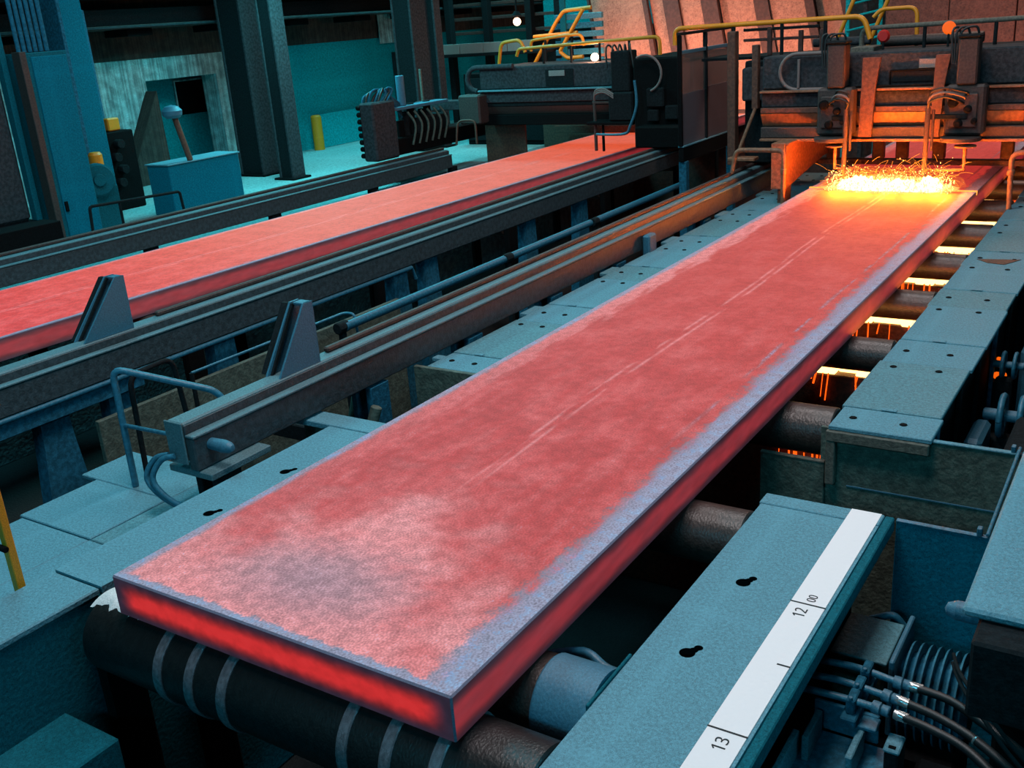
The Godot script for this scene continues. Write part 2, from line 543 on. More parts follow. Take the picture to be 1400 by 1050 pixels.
func materials() -> void:
	mk("plate", Color(0.37, 0.6, 0.66), 0.7, 0.0, "fine", 0.9, 0.5)
	mk("plate_worn", Color(0.36, 0.57, 0.61), 0.7, 0.0, "fine", 0.6, 0.5)
	mk("plate_lip", Color(0.44, 0.42, 0.37), 0.75, 0.0, "blotch", 1.3, 0.4)
	mk("white_strip", Color(0.91, 0.85, 0.84), 0.7, 0.0, "", 0.5, 0.2)
	mk("black_paint", Color(0.03, 0.035, 0.04), 0.7, 0.0, "", 1.0, 0.0)
	mk("curb", Color(0.06, 0.4, 0.45), 0.7, 0.0, "fine", 0.6, 0.2)
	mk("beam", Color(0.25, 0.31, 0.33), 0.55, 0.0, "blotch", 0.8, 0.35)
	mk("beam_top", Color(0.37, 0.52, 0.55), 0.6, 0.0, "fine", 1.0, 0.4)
	mk("blue_paint", Color(0.16, 0.44, 0.54), 0.5, 0.0, "blotch", 0.9, 0.3)
	mk("pipe_blue", Color(0.2, 0.5, 0.6), 0.45, 0.0, "blotch", 1.4, 0.3)
	mk("gusset", Color(0.24, 0.48, 0.57), 0.55, 0.0, "fine", 1.2, 0.3)
	mk("green_grey", Color(0.37, 0.42, 0.37), 0.7, 0.0, "blotch", 0.6, 0.4)
	mk("deep_blue", Color(0.0, 0.46, 0.55), 0.55, 0.0, "fine", 0.6, 0.2)
	mk("dark_steel", Color(0.13, 0.16, 0.17), 0.55, 0.2, "blotch", 1.2, 0.4)
	mk("black_steel", Color(0.06, 0.07, 0.075), 0.55, 0.2, "blotch", 1.2, 0.4)
	mk("roller", Color(0.29, 0.24, 0.215), 0.42, 0.15, "blotch", 1.1, 0.35)
	mk("roller_shaded", Color(0.13, 0.15, 0.15), 0.4, 0.25, "blotch", 1.1, 0.3)  # roller copy, shade under the slab put into the colour
	mk("band", Color(0.55, 0.57, 0.6), 0.38, 0.45, "blotch", 2.0, 0.3)
	mk("pale_patch", Color(0.95, 0.96, 0.95), 0.6, 0.0, "fine", 2.0, 0.6)
	mk("machine", Color(0.27, 0.285, 0.3), 0.55, 0.1, "blotch", 0.8, 0.4)
	mk("machine_rust", Color(0.42, 0.27, 0.2), 0.65, 0.0, "blotch", 0.9, 0.5)
	mk("machine_brown", Color(0.3, 0.24, 0.22), 0.65, 0.1, "blotch", 1.4, 0.5)
	mk("guard", Color(0.62, 0.42, 0.3), 0.6, 0.0, "blotch", 0.8, 0.3)
	mk("yellow", Color(1.0, 0.62, 0.08), 0.5, 0.0, "fine", 2.0, 0.2)
	mk("rubber", Color(0.05, 0.07, 0.075), 0.5, 0.0, "fine", 3.0, 0.3)
	mk("chrome", Color(0.75, 0.78, 0.78), 0.25, 0.7, "fine", 3.0, 0.1)
	mk("cable_pale", Color(0.5, 0.44, 0.42), 0.6, 0.0, "fine", 3.0, 0.2)
	mk("concrete", Color(0.42, 0.5, 0.5), 0.9, 0.0, "blotch", 0.35, 0.5)
	mk("concrete_brown", Color(0.3, 0.27, 0.24), 0.9, 0.0, "streak", 0.35, 0.5)
	mk("plaster", Color(0.75, 0.95, 0.95), 0.9, 0.0, "streak", 0.3, 0.5)
	mk("plaster_teal", Color(0.04, 0.7, 0.74), 0.85, 0.0, "fine", 0.3, 0.3)
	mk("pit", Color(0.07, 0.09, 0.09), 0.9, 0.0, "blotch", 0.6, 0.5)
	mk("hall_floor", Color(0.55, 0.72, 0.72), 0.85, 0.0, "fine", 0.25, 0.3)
	mk("dark_wall", Color(0.09, 0.2, 0.22), 0.9, 0.0, "blotch", 0.3, 0.3)
	mk("sheet", Color(0.44, 0.43, 0.45), 0.5, 0.1, "fine", 1.5, 0.2)
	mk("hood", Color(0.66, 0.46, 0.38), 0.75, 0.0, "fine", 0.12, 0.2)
	mk("hood_shaded", Color(0.46, 0.29, 0.25), 0.8, 0.0, "fine", 0.12, 0.2)  # hood copy darkened where less light falls on the right
	mk("hood_rib", Color(0.33, 0.2, 0.17), 0.75, 0.0, "blotch", 0.5, 0.3)
	mk("red_paint", Color(0.7, 0.1, 0.07), 0.5, 0.0, "", 1.0, 0.0)
	mk("sign_plate", Color(0.62, 0.6, 0.58), 0.7, 0.0, "blotch", 5.0, 0.0)
	matte()
	glow("lamp_panel", Color(0.8, 0.98, 1.0), 1.5)
	glow("lamp_warm", Color(1.0, 0.78, 0.62), 9.0)
	glow("lamp_orange", Color(1.0, 0.4, 0.05), 0.9)
	glow("flame_core", Color(1.0, 0.86, 0.55), 7.0)
	glow("spark", Color(1.0, 0.55, 0.14), 3.0)
	glow("spark_white", Color(1.0, 0.75, 0.4), 4.0)
	glow("slag", Color(1.0, 0.76, 0.42), 5.0)
	glow("slag_drip", Color(1.0, 0.34, 0.06), 1.6)
	glow("kerf", Color(1.0, 0.6, 0.25), 1.6)
	var p := glow("flame_haze", Color(1.0, 0.74, 0.4), 2.2)
	p.transparency = BaseMaterial3D.TRANSPARENCY_ALPHA
	p.albedo_color = Color(0.0, 0.0, 0.0, 0.22)
	p = glow("flame_haze_outer", Color(1.0, 0.5, 0.16), 1.1)
	p.transparency = BaseMaterial3D.TRANSPARENCY_ALPHA
	p.albedo_color = Color(0.0, 0.0, 0.0, 0.1)
	p = StandardMaterial3D.new()
	p.transparency = BaseMaterial3D.TRANSPARENCY_ALPHA
	p.albedo_color = Color(0.5, 0.45, 0.43, 0.28)
	p.roughness = 0.2
	M["pane"] = p
	p = StandardMaterial3D.new()
	p.albedo_color = Color(0.01, 0.03, 0.035)
	p.roughness = 0.25
	M["dark_glass"] = p

# ---------------------------------------------------------------- setting
func setting() -> void:
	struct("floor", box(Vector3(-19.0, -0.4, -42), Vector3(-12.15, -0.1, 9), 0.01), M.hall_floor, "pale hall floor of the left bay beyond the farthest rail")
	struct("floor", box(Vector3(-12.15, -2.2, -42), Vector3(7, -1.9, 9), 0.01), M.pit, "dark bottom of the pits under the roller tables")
	var wf := struct("floor", box(Vector3(-6.45, -0.7, -4.4), Vector3(-4.93, -0.34, 9), 0.01), M.dark_steel, "walkway of steel floor plates beside the near cover plates")
	for q in [[-4.39, -3.93, -6.6], [-3.92, -3.3, -6.4], [-3.29, -2.2, -6.35], [-2.19, 0.4, -6.35], [0.41, 4.0, -6.35]]:
		for h in [[q[2], -5.62], [-5.61, -4.935]]:
			struct("floor_plate", box(Vector3(h[0], -0.339, q[0]), Vector3(h[1], -0.3 - rng.randf() * 0.006, q[1]), 0.006), M.plate if rng.randf() < 0.6 else M.plate_worn, "", wf)
	struct("floor", box(Vector3(-12.15, -1.9, -42), Vector3(-11.3, -0.1, 9), 0.01), M.concrete, "concrete ledge beside the farther slab")
	struct("wall_right", box(Vector3(7, -2.2, -42), Vector3(7.4, 11, 9)), M.dark_wall, "dark side wall of the hall on the right")
	struct("wall_back", box(Vector3(-19.5, -2.2, -42.4), Vector3(7.4, 11, -42)), M.dark_wall, "dark end wall of the hall")
	struct("wall_front", box(Vector3(-19.5, -2.2, 9), Vector3(7.4, 11, 9.4)), M.dark_wall, "dark wall of the hall behind the viewpoint")
	struct("ceiling", box(Vector3(-20.5, 11, -42.4), Vector3(7.4, 11.4, 9.4)), M.dark_wall, "dark roof over the hall")

func slabs() -> void:
	var a := slab_maps(896, 2048, 2.05, 11.5, 40, 0.07, 0.165, 0.05, Vector2(0.95, 0.43), 0.35)
	var top := slab_mat("hot_steel_top", a, 0.5)
	var front := slab_mat("hot_steel_end", [face_map(512, 64, Color(0.3, 0.2, 0.2), Color(0.3, 0.3, 0.36), 0.08, 0.3, 51, 0.25), face_map(512, 64, Color(1.0, 0.2, 0.19), Color(0.22, 0.05, 0.07), 0.075, 0.42, 51, 0.12)], 0.58)
	var side := slab_mat("hot_steel_side", [face_map(512, 64, Color(0.36, 0.27, 0.28), Color(0.3, 0.28, 0.32), 0.0001, 0.2, 52, 0.3), face_map(512, 64, Color(0.8, 0.22, 0.25), Color(0.3, 0.07, 0.09), 0.0001, 0.34, 53, 0.22)], 0.4)
	side.texture_repeat = true
	var rim := mk("scale_rim", Color(0.5, 0.47, 0.55), 0.7, 0.0, "fine", 2.0, 0.3)
	var o := make_slab("steel_slab", Vector3(-4.15, 0.02, -34), Vector3(-2.09, 0.24, -2.5), -13.5, [top, front, side, rim])
	tag(o, "wide red-hot steel slab with blue-grey scaled edges lying in front, under the sparks", "steel slab")
	var s := st0()
	bx(s, Vector3(-4.152, 0.2, -13.53), Vector3(-2.083, 0.254, -13.495), 0.003)
	obj("cut_seam", s, M.kerf, o)
	# the farther slab, turned slightly
	var b := slab_maps(320, 1024, 1.93, 14.0, 71, 0.03, 0.05, 0.02, Vector2(-5, -5), 0.8)
	var top2 := slab_mat("hot_steel_top_far", b, 0.78)
	o = make_slab("steel_slab", Vector3(-0.965, 0.02, -24), Vector3(0.965, 0.24, 2.0), -12.0, [top2, front, side, rim])
	o.position = Vector3(-9.86, 0, -4.87)
	o.rotation.y = deg_to_rad(-1.65)
	tag(o, "narrower salmon-red hot slab running out from the machine in the background", "steel slab")

func make_roller(z: float, x0: float, x1: float, r: float, label: String, bands: Array, drive := true) -> Node3D:
	var y := 0.02 - r
	var t := thing("table_roller", label, "roller", Vector3((x0 + x1) / 2, y - r, z), "table rollers under the slabs")
	var s := st0()
	var l := x1 - x0
	lathe(s, Vector3(x0, y, z), Vector3.RIGHT, [Vector2(0, 0), Vector2(0, r * 0.55), Vector2(0.02, r * 0.55), Vector2(0.02, r - 0.03), Vector2(0.05, r), Vector2(l - 0.008, r), Vector2(l, r - 0.008), Vector2(l, r * 0.55), Vector2(l, 0)], 48)
	obj("barrel", s, M.roller_shaded if bands else M.roller, t)
	s = st0()
	bx(s, Vector3(x0 - 0.07, -1.9, z - 0.12), Vector3(x0 - 0.005, y + 0.08, z + 0.12), 0.02)
	obj("bearing_block", s, M.black_steel, t)
	s = st0()
	bx(s, Vector3(x1 + 0.005, -1.9, z - 0.12), Vector3(x1 + 0.1, y + 0.08, z + 0.12), 0.02)
	obj("bearing_block", s, M.black_steel, t)
	for x in bands:
		s = st0()
		lathe(s, Vector3(x - 0.03, y, z), Vector3.RIGHT, [Vector2(0, r - 0.01), Vector2(0, r + 0.006), Vector2(0.006, r + 0.012), Vector2(0.054, r + 0.012), Vector2(0.06, r + 0.006), Vector2(0.06, r - 0.01)], 48)
		obj("band", s, M.band, t)
	return t

func rollers() -> void:
	make_roller(-2.62, -4.43, -1.753, 0.22, "dark front roller with bright wear bands under the near end of the big slab", [-3.8, -3.58, -3.36, -2.63, -2.4, -2.16])
	# uneven white patch raised on the end of the front roller
	var s := st0()
	var n := 26
	s.set_smooth_group(1)
	var g := []
	var ns := FastNoiseLite.new(); ns.seed = 4; ns.frequency = 9.0
	for i in n + 1:
		var row := []
		var f := float(i) / n
		var lo := 60.0 + 16.0 * ns.get_noise_2d(f * 0.9, 3.0) + 14.0 * f
		var hi := 104.0 + 10.0 * ns.get_noise_2d(f * 0.9, 7.0)
		for k in 9:
			var a := deg_to_rad(lerpf(lo, hi, k / 8.0))
			var edge := sin(PI * k / 8.0) * smoothstep(0.0, 0.1, f) * smoothstep(1.0, 0.8, f)
			var rr := 0.218 + edge * (0.008 + 0.012 * (ns.get_noise_2d(f * 0.9, k * 0.06) + 0.5))
			row.append(Vector3(-4.41 + 0.46 * f, -0.2 + sin(a) * rr, -2.62 + cos(a) * rr))
		g.append(row)
	for i in n:
		for k in 8: quad(s, g[i][k], g[i + 1][k], g[i + 1][k + 1], g[i][k + 1])
	tag(obj("white_patch", s, M.pale_patch), "uneven white patch on the left end of the front roller", "scale crust")
	var t := make_roller(-3.13, -4.42, -1.77, 0.19, "roller just behind the banded front roller, with a pale blue end sleeve", [])
	s = st0()
	lathe(s, Vector3(-2.04, -0.17, -3.13), Vector3.RIGHT, [Vector2(0, 0.18), Vector2(0, 0.197), Vector2(0.008, 0.202), Vector2(0.272, 0.202), Vector2(0.272, 0.1)], 40)
	obj("end_sleeve", s, M.gusset, t).set_meta("label", "pale blue end sleeve")
	for k in 10:
		var z := -4.78 if k == 0 else -6.45 - 1.535 * (k - 1) - (0.06 if k > 1 else 0.0)
		make_roller(z, -4.42, -1.753, 0.17 if k < 2 else 0.14, "brown table roller under the big slab, %s behind the front pair" % nth(k), [])
	for k in 6:
		var z2 := -3.4 - 3.0 * k
		make_roller(z2, -11.0, -8.3, 0.2, "table roller under the farther slab, %s from the near end" % nth(k), [])
	tag(obj("grease_hose", pipe(spline([Vector3(-2.3, -0.22, -3.42), Vector3(-2.05, -0.12, -3.43), Vector3(-1.9, -0.15, -3.4), Vector3(-1.7, -0.17, -3.42)]), 0.022), M.pipe_blue), "blue-grey grease hose curving behind the pale roller end beside the slab", "hose")

# ---------------------------------------------------------------- cover plates
func cover_row(x0: float, x1: float, side_x: float, right: bool) -> void:
	var seams := [-6.2, -6.58, -7.6, -8.17, -9.21, -9.8, -10.77, -11.4, -12.44, -13.05, -14.0, -14.6, -15.6, -16.2]
	var where := "right" if right else "left"
	for k in seams.size() - 1:
		var za: float = seams[k] - 0.006
		var zb: float = seams[k + 1] + 0.006
		var wide := za - zb > 0.8
		var lift := 0.004 if wide else 0.0
		var t := thing("cover_plate", "%s grey cover plate %s of the big slab, %s from its row's near end" % ["wide" if wide else "narrow", where, nth(k)], "cover plate", Vector3((x0 + x1) / 2, -0.03, (za + zb) / 2), "cover plates %s of the slab" % where)
		var jx := rng.randf_range(-0.012, 0.012)
		var s := box(Vector3(x0 + jx, -0.03 + lift, zb), Vector3(x1 + jx, lift, za), 0.005)
		if not right and not wide: bx(s, Vector3(x0 - 0.09, -0.03, zb + 0.1), Vector3(x0 + jx + 0.01, 0.004, za - 0.18), 0.005)
		obj("plate", s, M.plate if (k % 3) != 1 else M.plate_worn, t)
		var xs := [x0 + 0.1, x0 + 0.34] if wide == (k % 2 == 0) else [x0 + 0.12, x1 - 0.2]
		for x in xs:
			s = st0()
			var z := zb + (0.12 if wide else (za - zb) * 0.5)
			lathe(s, Vector3(x, lift - 0.004, z), Vector3.UP, [Vector2(0, 0.026), Vector2(0.007, 0.026), Vector2(0.011, 0.02), Vector2(0.011, 0.0)], 8)
			obj("bolt", s, M.black_steel, t)
		if wide:
			s = box(Vector3(lerpf(x0, x1, 0.4), lift + 0.001, za - 0.03), Vector3(lerpf(x0, x1, 0.55), lift + 0.006, za + 0.012), 0.002)
			obj("joint_tab", s, M.plate, t)
	if right:
		var s2 := st0()
		prism(s2, [Vector2(-0.1, -0.03), Vector2(0.3, 0.05), Vector2(0.18, -0.2), Vector2(0.02, -0.16)], Vector3(-1.55, 0.001, -11.05), Vector3.RIGHT, Vector3(0, 0, -1), 0.004)
		tag(obj("rust_stain", s2, M.machine_rust), "rusty brown scab on a cover plate to the right of the slab", "rust scab")

func covers() -> void:
	cover_row(-1.75, -1.11, -1.11, true)
	cover_row(-5.05, -4.5, -5.05, false)
	var t := thing("cover_support", "brown-edged end frame under the first cover plate on the right of the big slab", "support frame", Vector3(-1.43, -1.9, -6.2))
	obj("lip", box(Vector3(-1.75, -0.105, -6.22), Vector3(-1.11, -0.031, -6.185), 0.006), M.plate_lip, t)
	obj("leg", box(Vector3(-1.75, -0.42, -6.25), Vector3(-1.69, -0.106, -6.19), 0.006), M.plate_lip, t)
	obj("web", box(Vector3(-1.5, -1.9, -16.2), Vector3(-1.16, -0.032, -6.3), 0.01), M.dark_steel, t)
	for k in 12:
		obj("stiffener", box(Vector3(-1.155, -1.5, -6.6 - 0.77 * k), Vector3(-1.12, -0.032, -6.54 - 0.77 * k), 0.006), M.blue_paint if k % 3 == 0 else M.dark_steel, t)
	t = thing("cover_support", "pale-edged end frame under the first cover plate on the left of the big slab", "support frame", Vector3(-4.77, -1.9, -6.2))
	obj("lip", box(Vector3(-4.9, -0.1, -6.22), Vector3(-4.5, -0.031, -6.185), 0.006), M.plate_lip, t)
	obj("web", box(Vector3(-4.95, -1.9, -16.2), Vector3(-4.6, -0.032, -6.3), 0.01), M.dark_steel, t)
	for k in 12:
		obj("stiffener", box(Vector3(-4.99, -1.5, -6.6 - 0.77 * k), Vector3(-4.955, -0.032, -6.54 - 0.77 * k), 0.006), M.dark_steel, t)
	# left near covers
	var holes := [Vector3(-4.64, 0, -3.5), Vector3(-4.64, 0, -4.14)]
	t = thing("cover_plate", "long pale cover plate left of the slab's near end, with two dark keyholes", "cover plate", Vector3(-4.7, -0.04, -3.85), "cover plates left of the slab")
	keyhole_plate("plate", Vector3(-4.91, -0.04, -4.86), Vector3(-4.505, 0, -2.645), holes, M.plate, t)
	obj("end_strip", box(Vector3(-5.28, -0.04, -5.06), Vector3(-4.505, 0.004, -4.87), 0.005), M.plate, t)
	t = thing("cover_plate", "pale cover plate at the lower left edge, nearer than the joint beside the slab corner", "cover plate", Vector3(-4.7, -0.04, -1.0), "cover plates left of the slab")
	obj("plate", box(Vector3(-4.91, -0.04, -2.632), Vector3(-4.505, 0, 4.0), 0.008), M.plate, t)
	t = thing("curb", "deep blue concrete curb below the left cover plates, facing the front roller", "curb", Vector3(-4.7, -1.9, -1))
	obj("curb_face", box(Vector3(-4.9, -1.9, -5.0), Vector3(-4.52, -0.041, 4.0), 0.015), M.curb, t)
	obj("ledge", box(Vector3(-4.519, -1.9, -2.3), Vector3(-4.08, -0.56, 4.0), 0.01), M.curb, t)
	# transverse plates of the pits at the ends of the covers
	tag(obj("pit_plate", box(Vector3(-5.4, -0.7, -5.12), Vector3(-4.5, -0.045, -5.075), 0.004), M.green_grey), "grey-green plate hanging below the end of the keyholed left cover", "steel plate")
	tag(obj("pit_plate", box(Vector3(-5.11, -1.2, -6.14), Vector3(-4.3, 0.028, -6.1), 0.004), M.green_grey), "grey-green plate standing at the near end of the left cover row", "steel plate")

func keyhole_plate(called: String, lo: Vector3, hi: Vector3, holes: Array, m: Material, parent: Node) -> void:
	var c := CSGBox3D.new()
	c.name = numbered(called, parent)
	c.size = hi - lo
	c.material = m
	parent.add_child(c, true)
	c.position = (lo + hi) / 2 - base_of(parent)
	for h in holes:
		for q in [[0.036, 0.0, 0.0], [0.02, 0.03, -0.055], [0.02, 0.018, -0.03]]:
			var d := CSGCylinder3D.new()
			d.name = "keyhole"
			d.radius = q[0]
			d.height = 0.3
			d.sides = 20
			d.operation = CSGShape3D.OPERATION_SUBTRACTION
			d.material = M.black_steel
			c.add_child(d, true)
			d.position = h + Vector3(q[1], 0, q[2]) - (lo + hi) / 2

func flat_text(txt: String, at: Vector3, height: float, parent: Node) -> void:
	var tm := TextMesh.new()
	var f := SystemFont.new()
	f.font_names = PackedStringArray(["Droid Sans"])
	tm.font = f
	tm.text = txt
	tm.font_size = 32
	tm.pixel_size = height / 23.0
	tm.depth = 0.002
	tm.material = M.black_paint
	var o := MeshInstance3D.new()
	o.mesh = tm
	o.name = numbered("number", parent)
	parent.add_child(o, true)
	# reads along -z, tops of the figures towards -x
	o.transform = Transform3D(Basis(Vector3(0, 0, -1), Vector3(-1, 0, 0), Vector3(0, 1, 0)), at - base_of(parent))

func ruler_cover() -> void:
	var t := thing("measuring_cover", "blue-grey cover with two keyholes and a white measuring strip marked 12 and 13", "cover plate", Vector3(-1.43, -0.12, -3.5))
	keyhole_plate("plate", Vector3(-1.75, -0.035, -4.965), Vector3(-1.11, 0, -0.8), [Vector3(-1.55, 0, -3.48), Vector3(-1.54, 0, -4.13)], M.plate, t)
	obj("end_strip", box(Vector3(-1.765, -0.035, -5.1), Vector3(-1.11, 0.003, -4.975), 0.005), M.plate, t)
	obj("side_flange", box(Vector3(-1.109, -0.09, -5.11), Vector3(-1.06, -0.006, -0.8), 0.006), M.curb, t)
	obj("edge_bar", box(Vector3(-1.766, -0.03, -3.35), Vector3(-1.752, 0.012, -2.95), 0.003), M.curb, t)
	var w := obj("measuring_strip", box(Vector3(-1.285, 0.0005, -5.1), Vector3(-1.125, 0.0045, -0.8), 0.001), M.white_strip, t)
	w.set_meta("label", "white measuring strip with black marks")
	for z in [-3.07, -4.07]:
		obj("tick_mark", box(Vector3(-1.287, 0.0046, z - 0.005), Vector3(-1.123, 0.006, z + 0.005), 0.0005), M.black_paint, w)
	obj("tick_mark", box(Vector3(-1.18, 0.0046, -3.575), Vector3(-1.123, 0.006, -3.565), 0.0005), M.black_paint, w)
	flat_text("13", Vector3(-1.2, 0.0056, -2.99), 0.052, w)
	flat_text("12", Vector3(-1.215, 0.0056, -3.99), 0.052, w)
	flat_text("00", Vector3(-1.2, 0.0056, -4.125), 0.04, w)
	# dirt scuffs on the strip
	obj("web", box(Vector3(-1.5, -1.9, -4.9), Vector3(-1.21, -0.037, -0.8), 0.01), M.dark_steel, t)

# ---------------------------------------------------------------- runway rails
func runway(called: String, xc: float, mirror: float, near: float, far: float, label: String, rail_from: float) -> Node3D:
	# xc: outer side of the cap; the stepped side looks towards mirror * x
	var t := thing(called, label, "runway beam", Vector3(xc, -1.9, (near + far) / 2))
	var f := func(a: float, y0: float, b: float, y1: float, z0: float, z1: float, bv: float) -> SurfaceTool:
		var xa := xc + mirror * a
		var xb := xc + mirror * b
		return box(Vector3(minf(xa, xb), y0, z1), Vector3(maxf(xa, xb), y1, z0), bv)
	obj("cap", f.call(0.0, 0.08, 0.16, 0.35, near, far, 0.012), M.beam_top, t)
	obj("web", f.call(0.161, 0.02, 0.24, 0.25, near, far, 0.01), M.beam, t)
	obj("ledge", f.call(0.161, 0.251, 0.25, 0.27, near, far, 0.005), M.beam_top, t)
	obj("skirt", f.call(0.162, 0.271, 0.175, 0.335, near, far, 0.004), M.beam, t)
	obj("rail", f.call(0.02, 0.351, 0.075, 0.395, rail_from, far, 0.012), M.machine_brown, t)
	return t

func wedge_stop(x0: float, x1: float, zn: float, zb: float, y: float, label: String) -> void:
	var t := thing("end_stop", label, "buffer stop", Vector3((x0 + x1) / 2, y, (zn + zb) / 2), "wedge stops on the runway beams")
	var h := 0.47
	for x in [x0, x1 - 0.018]:
		var s := st0()
		prism(s, [Vector2(0, 0), Vector2(zn - zb, 0), Vector2(zn - zb, h), Vector2(zn - zb - 0.09, h)], Vector3(x, y, zn), Vector3(0, 0, -1), Vector3.UP, -0.018)
		obj("gusset", s, M.gusset, t)
	var s2 := st0()
	prism(s2, [Vector2(0.03, 0), Vector2(0.06, 0), Vector2(zn - zb - 0.06, h - 0.01), Vector2(zn - zb - 0.09, h - 0.01)], Vector3(x0 + 0.019, y, zn), Vector3(0, 0, -1), Vector3.UP, -(x1 - x0 - 0.038))
	obj("sloped_plate", s2, M.dark_steel, t)
	obj("top_cap", box(Vector3(x0 + 0.019, y + h - 0.02, zb + 0.001), Vector3(x1 - 0.019, y + h, zb + 0.085), 0.004), M.gusset, t)
	obj("back_plate", box(Vector3(x0 + 0.019, y, zb), Vector3(x1 - 0.019, y + h - 0.021, zb + 0.02), 0.003), M.gusset, t)

func runway_rails() -> void:
	var t := runway("runway_beam", -5.38, 1.0, -3.86, -15.2, "grey runway beam just left of the big slab, its near end closed by a square plate", -5.35)
	obj("end_plate", box(Vector3(-5.385, 0.06, -3.859), Vector3(-5.215, 0.355, -3.845), 0.005), M.beam_top, t)
	var s := st0()
	lathe(s, Vector3(-5.139, 0.17, -4.0), Vector3.RIGHT, [Vector2(0, 0.0), Vector2(0, 0.04), Vector2(0.12, 0.045), Vector2(0.17, 0.038), Vector2(0.2, 0.02), Vector2(0.205, 0.0)], 16)
	obj("buffer_knob", s, M.gusset, t)
	obj("bearing_plate", box(Vector3(-5.45, -0.03, -4.4), Vector3(-5.03, 0.018, -3.87), 0.006), M.beam_top, t)
	obj("side_plate", box(Vector3(-5.62, -0.08, -4.06), Vector3(-5.4, 0.14, -4.04), 0.004), M.blue_paint, t)
	for z in [-4.1, -5.7, -7.05, -8.5, -9.93, -11.2, -12.4]:
		s = st0()
		bx(s, Vector3(-5.36, -1.9, z - 0.11), Vector3(-5.3, 0.0, z + 0.11), 0.006)
		bx(s, Vector3(-5.2, -1.9, z - 0.11), Vector3(-5.14, 0.0, z + 0.11), 0.006)
		bx(s, Vector3(-5.299, -1.9, z - 0.01), Vector3(-5.201, 0.0, z + 0.01), 0.003)
		obj("pedestal", s, M.blue_paint if z < -5 else M.dark_steel, t)
	t = runway("runway_beam", -7.68, 1.0, 0.5, -19.0, "dark runway beam between the two hot slabs", -5.6)
	for z in [-4.35, -5.0, -6.2, -7.3, -8.9, -9.5, -11.8, -13.3]:
		s = st0()
		prism(s, [Vector2(-0.12, 0.06), Vector2(0.12, 0.06), Vector2(0.14, -0.35), Vector2(0.3, -1.9), Vector2(-0.3, -1.9), Vector2(-0.14, -0.35)], Vector3(-7.5, 0, z), Vector3(0, 0, 1), Vector3.UP, 0.14)
		obj("pedestal", s, M.blue_paint, t)
	s = st0()
	bx(s, Vector3(-7.5, -0.14, -5.2), Vector3(-7.42, 0.0, 0.5), 0.006)
	obj("side_channel", s, M.blue_paint, t)
	obj("conduit", pipe([Vector3(-7.4, 0.01, -1.0), Vector3(-7.4, 0.01, -9.0), Vector3(-7.4, -0.14, -9.06)], 0.022), M.pipe_blue, t)
	t = runway("runway_beam", -12.1, 1.0, 0.5, -16.0, "dark teal runway beam along the edge of the left bay", -0.5)
	for k in 6:
		obj("pedestal", box(Vector3(-12.0, -0.1, -4.2 - 2.4 * k), Vector3(-11.9, 0.02, -4.0 - 2.4 * k), 0.005), M.dark_steel, t)
	t = runway("runway_beam", -0.2, -1.0, -3.75, -17.0, "blue-grey runway beam at the right edge, its near end a dark box", -6.0)
	obj("cap_plate", box(Vector3(-0.5, 0.36, -17.0), Vector3(-0.02, 0.4, -3.7), 0.012), M.plate, t)
	obj("end_box", box(Vector3(-0.44, 0.02, -3.745), Vector3(-0.1, 0.355, -3.55), 0.012), M.dark_steel, t)
	obj("pedestal", box(Vector3(-0.4, -1.9, -16.8), Vector3(-0.02, 0.019, -4.2), 0.02), M.black_steel, t)
	s = st0()
	lathe(s, Vector3(-0.45, 0.29, -3.85), Vector3.LEFT, [Vector2(0, 0.04), Vector2(0.03, 0.042), Vector2(0.09, 0.04), Vector2(0.125, 0.025), Vector2(0.135, 0.0)], 16)
	obj("buffer_knob", s, M.gusset, t)
	wedge_stop(-5.36, -5.21, -4.76, -5.18, 0.351, "steel wedge stop on the runway beam nearest the big slab")
	wedge_stop(-7.66, -7.51, -4.78, -5.28, 0.351, "steel wedge stop on the runway beam between the two slabs")

